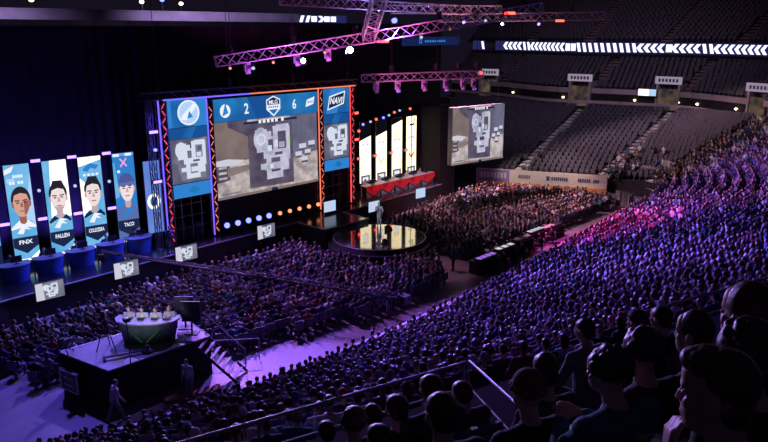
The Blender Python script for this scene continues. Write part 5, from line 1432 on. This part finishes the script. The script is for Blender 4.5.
M['leg'] = M['denim']
lows = [low_person(i % 4, i in (2,)) for i in range(4)]
lows.append(low_person(0, 1))
order = ['skin0', 'skin1', 'skin2', 'hair0', 'hair1', 'hair2', 'hair3', 'denim', 'top1'] + ['top%d' % i for i in range(10)]
def tri_arrays(mb):
    v = np.array(mb.v, dtype=np.float32); tr = []; mi = []
    for f, m in zip(mb.f, mb.m):
        for k in range(1, len(f) - 1): tr.append((f[0], f[k], f[k + 1])); mi.append(m)
    return v, np.array(tr, dtype=np.int32), np.array(mi, dtype=np.int32), mb.mats
LT = [tri_arrays(l) for l in lows]
def bulk_mesh(name, Vs, Fs, Ms, mats, smooth=True):
    V_ = np.concatenate(Vs); F_ = np.concatenate(Fs); M_ = np.concatenate(Ms)
    me = bpy.data.meshes.new(name); me.vertices.add(len(V_)); me.vertices.foreach_set('co', V_.ravel())
    me.loops.add(len(F_) * 3); me.loops.foreach_set('vertex_index', F_.ravel())
    me.polygons.add(len(F_)); me.polygons.foreach_set('loop_start', np.arange(0, len(F_) * 3, 3, dtype=np.int32)); me.polygons.foreach_set('loop_total', np.full(len(F_), 3, dtype=np.int32))
    for m in mats: me.materials.append(M[m])
    me.polygons.foreach_set('material_index', M_); me.polygons.foreach_set('use_smooth', np.full(len(F_), smooth))
    me.update(calc_edges=True); me.validate()
    o = bpy.data.objects.new(name, me); C.objects.link(o); return o
Vs, Fs, Ms = [], [], []; off = 0
for dd, typ, s, pr in rest:
    v, f, m, names = LT[int(rng.choice(5, p=[.34, .2, .2, .06, .2]))]
    rz = s[1] + rng.normal() * .15; c, sn = math.cos(rz), math.sin(rz)
    lean = rng.normal() * .05 + .05; vv = v.copy(); sc1 = rng.uniform(.93, 1.06)
    up = vv[:, 2] > .6; vv[:, 1] += np.where(up, (vv[:, 2] - .55) * lean, 0); vv[:, 0] += np.where(up, (vv[:, 2] - .55) * rng.normal() * .05, 0); vv[:, 2] *= sc1
    w_ = np.stack([vv[:, 0] * c - vv[:, 1] * sn + s[0].x, vv[:, 0] * sn + vv[:, 1] * c + s[0].y, vv[:, 2] + s[0].z], 1)
    tops = 9 + int(rng.choice(10, p=TOPW)); mp = {'skin0': int(rng.choice(3, p=[.7, .2, .1])), 'hair0': 3 + int(rng.choice(4, p=[.42, .3, .2, .08])), 'top0': tops, 'leg': 7 + int(rng.random() < .5)}
    if rng.random() < .12: mp['hair0'] = 9 + int(rng.choice(10))
    Vs.append(w_.astype(np.float32)); Fs.append(f + off); Ms.append(np.array([mp[n] for n in names], dtype=np.int32)[m]); off += len(v)
o = bulk_mesh('crowd', Vs, Fs, Ms, order); tag(o, 'packed seated crowd on the floor and in the stand farther away', 'crowd', kind='stuff')
print('crowd figures', len(rest), 'individuals', len(ind), 'tris', sum(len(f) for f in Fs))

# seats under the crowd and the far empty seats
def low_seat(m, up=False):
    mb = MB()
    if up: mb.box((0, -.14, .56), (.42, .10, .32), m); mb.box((0, -.23, .62), (.44, .05, .40), m)
    else: mb.box((0, 0, .43), (.44, .40, .06), m); mb.box((0, -.23, .68), (.44, .05, .46), m)
    pass; mb.box((0, -.1, .2), (.08, .1, .4), m); return mb
ls = tri_arrays(low_seat('seat')); lf = tri_arrays(low_seat('seat_far', True))
def bulk_seats(items, T, name, label, mats, cat='seats'):
    Vs, Fs, Ms = [], [], []; off = 0
    for pos, rz in items:
        v, f, m, _ = T; c, sn = math.cos(rz), math.sin(rz)
        Vs.append(np.stack([v[:, 0] * c - v[:, 1] * sn + pos.x, v[:, 0] * sn + v[:, 1] * c + pos.y, v[:, 2] + pos.z], 1).astype(np.float32)); Fs.append(f + off); Ms.append(m); off += len(v)
    o = bulk_mesh(name, Vs, Fs, Ms, mats, False); tag(o, label, cat, kind='stuff'); return o
bulk_seats([(s[0], s[1]) for dd, typ, s, pr in rest if typ != 'r'], ls, 'crowd_seats', 'dark seats under the packed crowd', ['seat'])
empt = []
occ = {(round(s[0].x, 2), round(s[0].y, 2)) for dd, typ, s, pr in rest if typ == 'r'}
for k in range(NR):
    for (t, p) in along(lambda t: bowl(t, (k + .42) / NR), 8.12, 12.6, .55, ((9.15, .07), (10.42, .06))):
        pos = Vector((p.x, -p.y, zl(t, k, NR))); d = outd(t)
        if (round(pos.x, 2), round(pos.y, 2)) in occ: continue
        pr = project(pos + Vector((0, 0, .7))); vis = pr is not None and 0 < pr[0] < 768 and 0 < pr[1] < 442 and not (452 < pr[0] < 505 and pr[1] < 168) and pr[0] > 452
        # turned to the floor
        empt.append((pr[2] if vis else 999, pos, math.atan2(d.x * 1.0, d.y) * 0 + math.atan2(d.x, d.y), k, t, pr))
def out_rz(d): return math.atan2(d.x, d.y)   # a seat at rest looks along -outward
empt2 = []
for (dz, pos, rz, k, t, pr) in empt:
    d = outd(t); f = Vector((-d.x, d.y)); empt2.append((dz, pos, math.atan2(-f.x, f.y), k, t, pr))
empt2.sort(key=lambda x: x[0])
me_e = to_mesh(low_seat('seat_far', True), 'folding_seat')
blocks = {}
for x in empt2[:300]:
    t = x[4]; b = 'left far block' if t > 10.42 else ('middle far block' if t > 9.15 else 'right far block'); blocks.setdefault((b, x[3]), []).append(x)
for (b, k), L_ in blocks.items():
    L_.sort(key=lambda x: x[5][0])
    for j, x in enumerate(L_):
        o = bpy.data.objects.new('folding_seat', me_e); C.objects.link(o); o.location = x[1]; o.rotation_euler = (0, 0, x[2])
        tag(o, 'empty folded seat, %s, %s row above rink board, %s from left' % (b, ordinal(k + 1), ordinal(j + 1)), 'seat', 'empty folded seats of the far stand')
bulk_seats([(x[1], x[2]) for x in empt2[300:]], lf, 'folding_seats', 'rows of empty dark folded seats in the far lower stand', ['seat_far'])
far = []
for fn, zf, n, t1 in ((midfn, midz, 11, 12.9), (upfn, upz, 24, 12.9)):
    sk = ((9.2, .05), (10.45, .05), (12.0, .05)) if n == 11 else ((8.2, .04), (8.95, .05), (9.85, .05), (10.87, .05), (11.9, .05))
    for k in range(n):
        for (t, p) in along(lambda t: fn(t, (k + .42) / n), 5.6, t1, .62, sk):
            d = outd(t); f = Vector((-d.x, d.y)); far.append((Vector((p.x, -p.y, zf(t, k, n))), math.atan2(-f.x, f.y)))
bulk_seats(far, lf, 'upper_seats', 'rows of empty dark seats in the middle and upper tiers', ['seat_far'])

# ---- players, casters, staff, host
def solo(pos, tgt, label, pose, hair='short', top='top0', trou='top1', hm='hair0', stand=False, lean=.1, group=None, seed=1, hd=(0, 0, 0), cat='person'):
    meshes, hc = person_meshes('p', pose, stand, lean, hd, .018, hair, top, trou, hm, seed=seed)
    r = place_person(meshes, pos, face_rz(pos, tgt)); tag(r, label, cat, group); return r
for i, (a, b) in enumerate(DL):
    hm = ('hair0', 'hair1', 'hair0', 'hair0', 'hair1')[i]
    p = V(a + .05, b - .75, 1.5); solo(p, (p.x - .3, p.y - 5), 'player in blue shirt seated behind the ' + names_l[i], 'desk', ('short', 'short', 'curly', 'short', 'beanie')[i], 'top6', 'top1', hm, group='players at the blue desks', seed=60 + i, lean=.15)
    near_seat(p, face_rz(p, (p.x - .3, p.y - 5)), 'black chair of the player behind the ' + names_l[i], None, 'gaming_chair')
for i, (a, b) in enumerate(DR):
    p = V(a + .05, b - .75, 1.5); solo(p, (p.x - .3, p.y - 5), 'player in pale top seated behind the ' + names_r[i], 'desk', 'short', 'top9', 'top1', 'hair1', group='players at the red desks', seed=70 + i, lean=.15)
    near_seat(p, face_rz(p, (p.x - .3, p.y - 5)), 'black chair of the player behind the ' + names_r[i], None, 'gaming_chair')
solo(V(-0.9, 1.4, 1.5), (-3, -8), 'person in blue standing on stage beside the last blue desk', 'side', 'short', 'top6', 'denim', stand=True, seed=81)
solo(V(13.4, 5.9, 1.225), (0, -20), 'presenter in white standing at back of the round stage', 'mic', 'short', 'top4', 'top4', 'hair3', stand=True, seed=82)
solo(V(-11.75, 15.3, 0), (-5, -16.5), 'staff member in pale clothes walking in front of the raised platform', 'swing', 'short', 'top9', 'top3', stand=True, seed=83)
solo(V(-8.7, 15.75, 0), (-12, -17), 'staff member in pale top standing beside the platform steps', 'side', 'short', 'top9', 'top3', 'hair1', stand=True, seed=84)
solo(V(3.4, 16.1, 0), (5, 0), 'person in dark blue standing in the aisle beside the camera crane', 'side', 'short', 'top2', 'denim', stand=True, seed=85)
solo(V(11.9, 13.9, 0), (8, 0), 'person in dark clothes standing in the aisle near the round stage', 'side', 'short', 'top2', 'top1', stand=True, seed=86)
cpos = [(-.85, -.45), (-.25, -.38), (.35, -.38), (.92, -.5)]
for i, (x, y) in enumerate(cpos):
    p = D(x, y + .12, .1); q = p + fdir * 5; solo(p, (q.x, q.y), 'caster in pale shirt behind the curved desk, %s from left' % ordn[i], 'desk', ('short', 'short', 'curly', 'short')[i], ('top9', 'top4', 'top4', 'top9')[i], 'top1', ('hair1', 'hair0', 'hair1', 'hair3')[i], group='casters at the curved desk', seed=90 + i, lean=.12)
    near_seat(p, face_rz(p, (q.x, q.y)), 'chair of the %s caster from left at the curved desk' % ordn[i], None, 'caster_chair')
# light for the casters: two small lamps on stands in front of the desk
def stand_lamp(pos, h, label, power):
    root = empty('stand_lamp', pos); mb = MB(); mb.tube(pos, pos + Vector((0, 0, h)), .025, 'dkmetal')
    for k in range(3): a = 2 * PI * k / 3; mb.tube(pos + Vector((0, 0, .35)), pos + Vector((.4 * math.cos(a), .4 * math.sin(a), .02)), .018, 'dkmetal')
    mb.build('stand', root); mb = MB(); mb.box(pos + Vector((0, 0, h)), (.22, .22, .16), 'plastic'); mb.build('housing', root)
    tag(root, label, 'lamp')
    p = pos + Vector((0, 0, h + .12)); t = dc + Vector((0, 0, 1.2)); spot('caster_key_light', (p.x, -p.y, p.z), (t.x, -t.y, t.z), power, (.85, .8, 1.0), 60, .5, .12)
stand_lamp(D(.0, 2.3, 0), 1.9, 'thin black lamp pole on the raised platform in front of casters', 450)

# platform gear
def tripod_camera(pos, ang, label, h=1.35):
    root = empty('tripod_camera', pos); R = Matrix.Rotation(ang, 3, 'Z')
    mb = MB()
    for k in range(3): a = ang + 2 * PI * k / 3; mb.tube(pos + Vector((0, 0, h)), pos + Vector((.45 * math.cos(a), .45 * math.sin(a), .01)), .025, 'dkmetal', 6)
    mb.tube(pos + Vector((0, 0, h * .7)), pos + Vector((0, 0, h + .1)), .035, 'dkmetal'); mb.build('tripod', root)
    mb = MB(); mb.box(pos + Vector((0, 0, h + .22)), (.42, .18, .24), 'plastic', rot=R); mb.tube(pos + R @ Vector((.2, 0, h + .22)) , pos + R @ Vector((.45, 0, h + .22)), .07, 'plastic', 12, .08); mb.box(pos + R @ Vector((-.15, 0, h + .4)), (.16, .12, .1), 'plastic', rot=R); mb.build('camera_body', root)
    tag(root, label, 'camera')
tripod_camera(V(-10.55, 12.5, 1.8), .9, 'black broadcast camera on a tripod at left of the caster desk')
tripod_camera(V(-12.0, 11.75, 1.8), .4, 'small black camera on low tripod at left corner of the platform', .35)
root = empty('camera_slider', V(-10.2, 14.0, 1.8)); mb = MB(); mb.box(V(-10.3, 13.75, 1.93), (1.9, .12, .06), 'plastic', rz=-.35)
for s in (-1, 1): mb.box(V(-10.3 + s * .85, 13.75 + s * .31, 1.86), (.1, .35, .12), 'plastic', rz=-.35)
mb.build('rail', root); mb = MB(); mb.lathe(V(-9.5, 14.0, 1.8), [(.25, 0), (.27, .08), (.1, .2), (.08, .3)], 'plastic', 16); mb.build('head', root); tag(root, 'low black camera slider lying across the raised platform', 'camera gear')
for i, (x, y, lb) in enumerate(((1.75, -.7, 'tall black screen back standing right of the caster desk'), (1.3, -1.3, 'black screen back standing behind the rightmost caster'))):
    root = empty('display_stand', D(x, y, 0)); mb = MB(); mb.box(D(x, y, 1.05), (.85, .08, .95), 'plastic', rot=Rm); mb.build('display_back', root)
    mb = MB(); mb.tube(D(x, y, 0), D(x, y, .5), .05, 'dkmetal'); mb.box(D(x, y, .02), (.6, .5, .04), 'dkmetal', rot=Rm); mb.build('stand', root); tag(root, lb, 'screen')
for i, x in enumerate((-.75, -.2, .4, .9)):
    mb = MB(); mb.box(D(x, .2, 1.05), (.3, .02, .12), 'plastic', rot=Rm); mb.box(D(x, .02, 1.005), (.34, .22, .015), 'plastic', rot=Rm); tag(mb.build('laptop'), 'laptop on the caster desk in front of %s caster from left' % ordn[i], 'laptop')

# camera crane over the floor crowd
root = empty('camera_crane', V(2.2, 16.3, 0)); piv = V(2.0, 16.3, 1.75); tip = V(-6.4, 3.7, 3.3); dj = (tip - piv).normalized(); tail = piv - dj * 1.6
mb = MB()
for k in range(3): a = 2 * PI * k / 3 + .3; mb.tube(piv - Vector((0, 0, .3)), V(2.0 + .6 * math.cos(a), 16.3 + .6 * math.sin(a), .03), .04, 'dkmetal')
mb.tube(piv - Vector((0, 0, .5)), piv, .08, 'dkmetal'); mb.build('pedestal', root)
mb = MB(); sd = dj.cross(Vector((0, 0, 1))).normalized()
for s in (-1, 1): mb.tube(tail + sd * s * .1, tip + sd * s * .04, .035, 'alu_dark', 6); mb.tube(tail + sd * s * .1 + Vector((0, 0, .26)), tip + sd * s * .04 + Vector((0, 0, .1)), .022, 'alu_dark', 6)
for k in range(20): p = tail.lerp(tip, k / 20); q = tail.lerp(tip, (k + 1) / 20); mb.tube(p + sd * .09, q + sd * .09 + Vector((0, 0, .17)), .012, 'alu_dark', 4)
mb.build('boom', root); mb = MB(); mb.box(tail + Vector((0, 0, .05)), (.5, .5, .4), 'plastic'); mb.build('counterweight', root)
mb = MB(); mb.box(tip + Vector((0, 0, -.3)), (.25, .25, .35), 'plastic'); mb.tube(tip, tip + Vector((0, 0, -.2)), .04, 'plastic'); mb.tube(tip + Vector((.1, .1, -.35)), tip + Vector((.3, .3, -.35)), .07, 'plastic'); mb.build('camera_head', root)
tag(root, 'long dark camera crane boom reaching over the floor crowd', 'camera crane')

# front of house desks
def foh(a, b, w_, ang, label, scr, n):
    root = empty('control_desk', V(a, b, 0), -math.radians(ang)); F = frame(a, b, 0, ang); R = F.to_3x3()
    mb = MB(); mb.box(F @ Vector((0, .82, 0)), (w_, .06, .9), 'dkmetal', rot=R); mb.build('desktop', root)
    mb = MB(); mb.box(F @ Vector((0, .4, .4)), (w_, .8, .04), 'black', rot=R); mb.box(F @ Vector((-w_ / 2, .4, 0)), (.04, .8, .8), 'black', rot=R); mb.box(F @ Vector((w_ / 2, .4, 0)), (.04, .8, .8), 'black', rot=R); mb.build('skirt', root)
    mb = MB(); R2 = R @ Matrix.Rotation(-.25, 3, 'X')
    mb.box(F @ Vector((0, .93, .05)), (w_ * .8, .12, .6), 'plastic', rot=R)
    mb.build('console', root)
    mb = MB()
    for i in range(n): mb.box(F @ Vector((-w_ * .32 + i * w_ * .64 / max(1, n - 1), 1.0, .05)), (w_ * .6 / n, .015, .36), scr, rot=R)
    mb.build('console_lights', root); tag(root, label, 'control desk')
foh(13.4, 15.3, 2.3, 0, 'control desk with violet lit console nearest the aisle', 'E_purplescreen', 4)
foh(16.0, 15.0, 2.2, 0, 'control desk with pale papers, second from the aisle', 'E_crate', 3)
foh(18.6, 14.7, 2.0, 0, 'dark control desk in the middle of the row', 'fascia', 2)
foh(21.0, 14.3, 2.2, 0, 'control desk with bright white screens', 'E_crate', 4)
foh(23.2, 14.5, 2.2, 0, 'control desk glowing pink at the far end of the row', 'E_pinkscreen', 1)
for i, (a, b, lb) in enumerate(((14.2, 16.3, 'operator in black behind the violet lit console'), (16.8, 16.0, 'operator in black behind the desk with pale papers'), (19.4, 15.8, 'operator in black behind the dark middle control desk'), (21.6, 15.4, 'operator in black behind the desk with bright white screens'))):
    p = V(a, b, 0); solo(p, (10, 0), lb, 'desk', 'short', 'top0', 'top1', seed=110 + i, group='operators at the control desks'); near_seat(p, face_rz(p, (10, 0)), 'chair of the ' + lb, None, 'office_chair')
# small items on the round stage
for i, (a, b, s, lb) in enumerate(((13.0, 7.2, .5, 'black wedge speaker on round stage, nearest the presenter'), (10.0, 5.6, .4, 'small black wedge speaker on left part of the round stage'), (10.4, 9.3, .35, 'small dark wedge speaker on near edge of the round stage'))):
    mb = MB(); mb.prism([(a - s / 2, -b - s / 3), (a + s / 2, -b - s / 3), (a + s / 2, -b + s / 3), (a - s / 2, -b + s / 3)], 1.225, 1.3, 'plastic')
    mb.add([V(a - s / 2, b + s / 3, 1.3), V(a + s / 2, b + s / 3, 1.3), V(a + s / 2, b - s / 3, 1.3), V(a - s / 2, b - s / 3, 1.3), V(a - s / 2, b - s / 3, 1.55), V(a + s / 2, b - s / 3, 1.55)], [(0, 1, 5, 4), (3, 4, 5, 2), (0, 4, 3), (1, 2, 5)], 'plastic'); tag(mb.build('wedge_speaker'), lb, 'speaker')
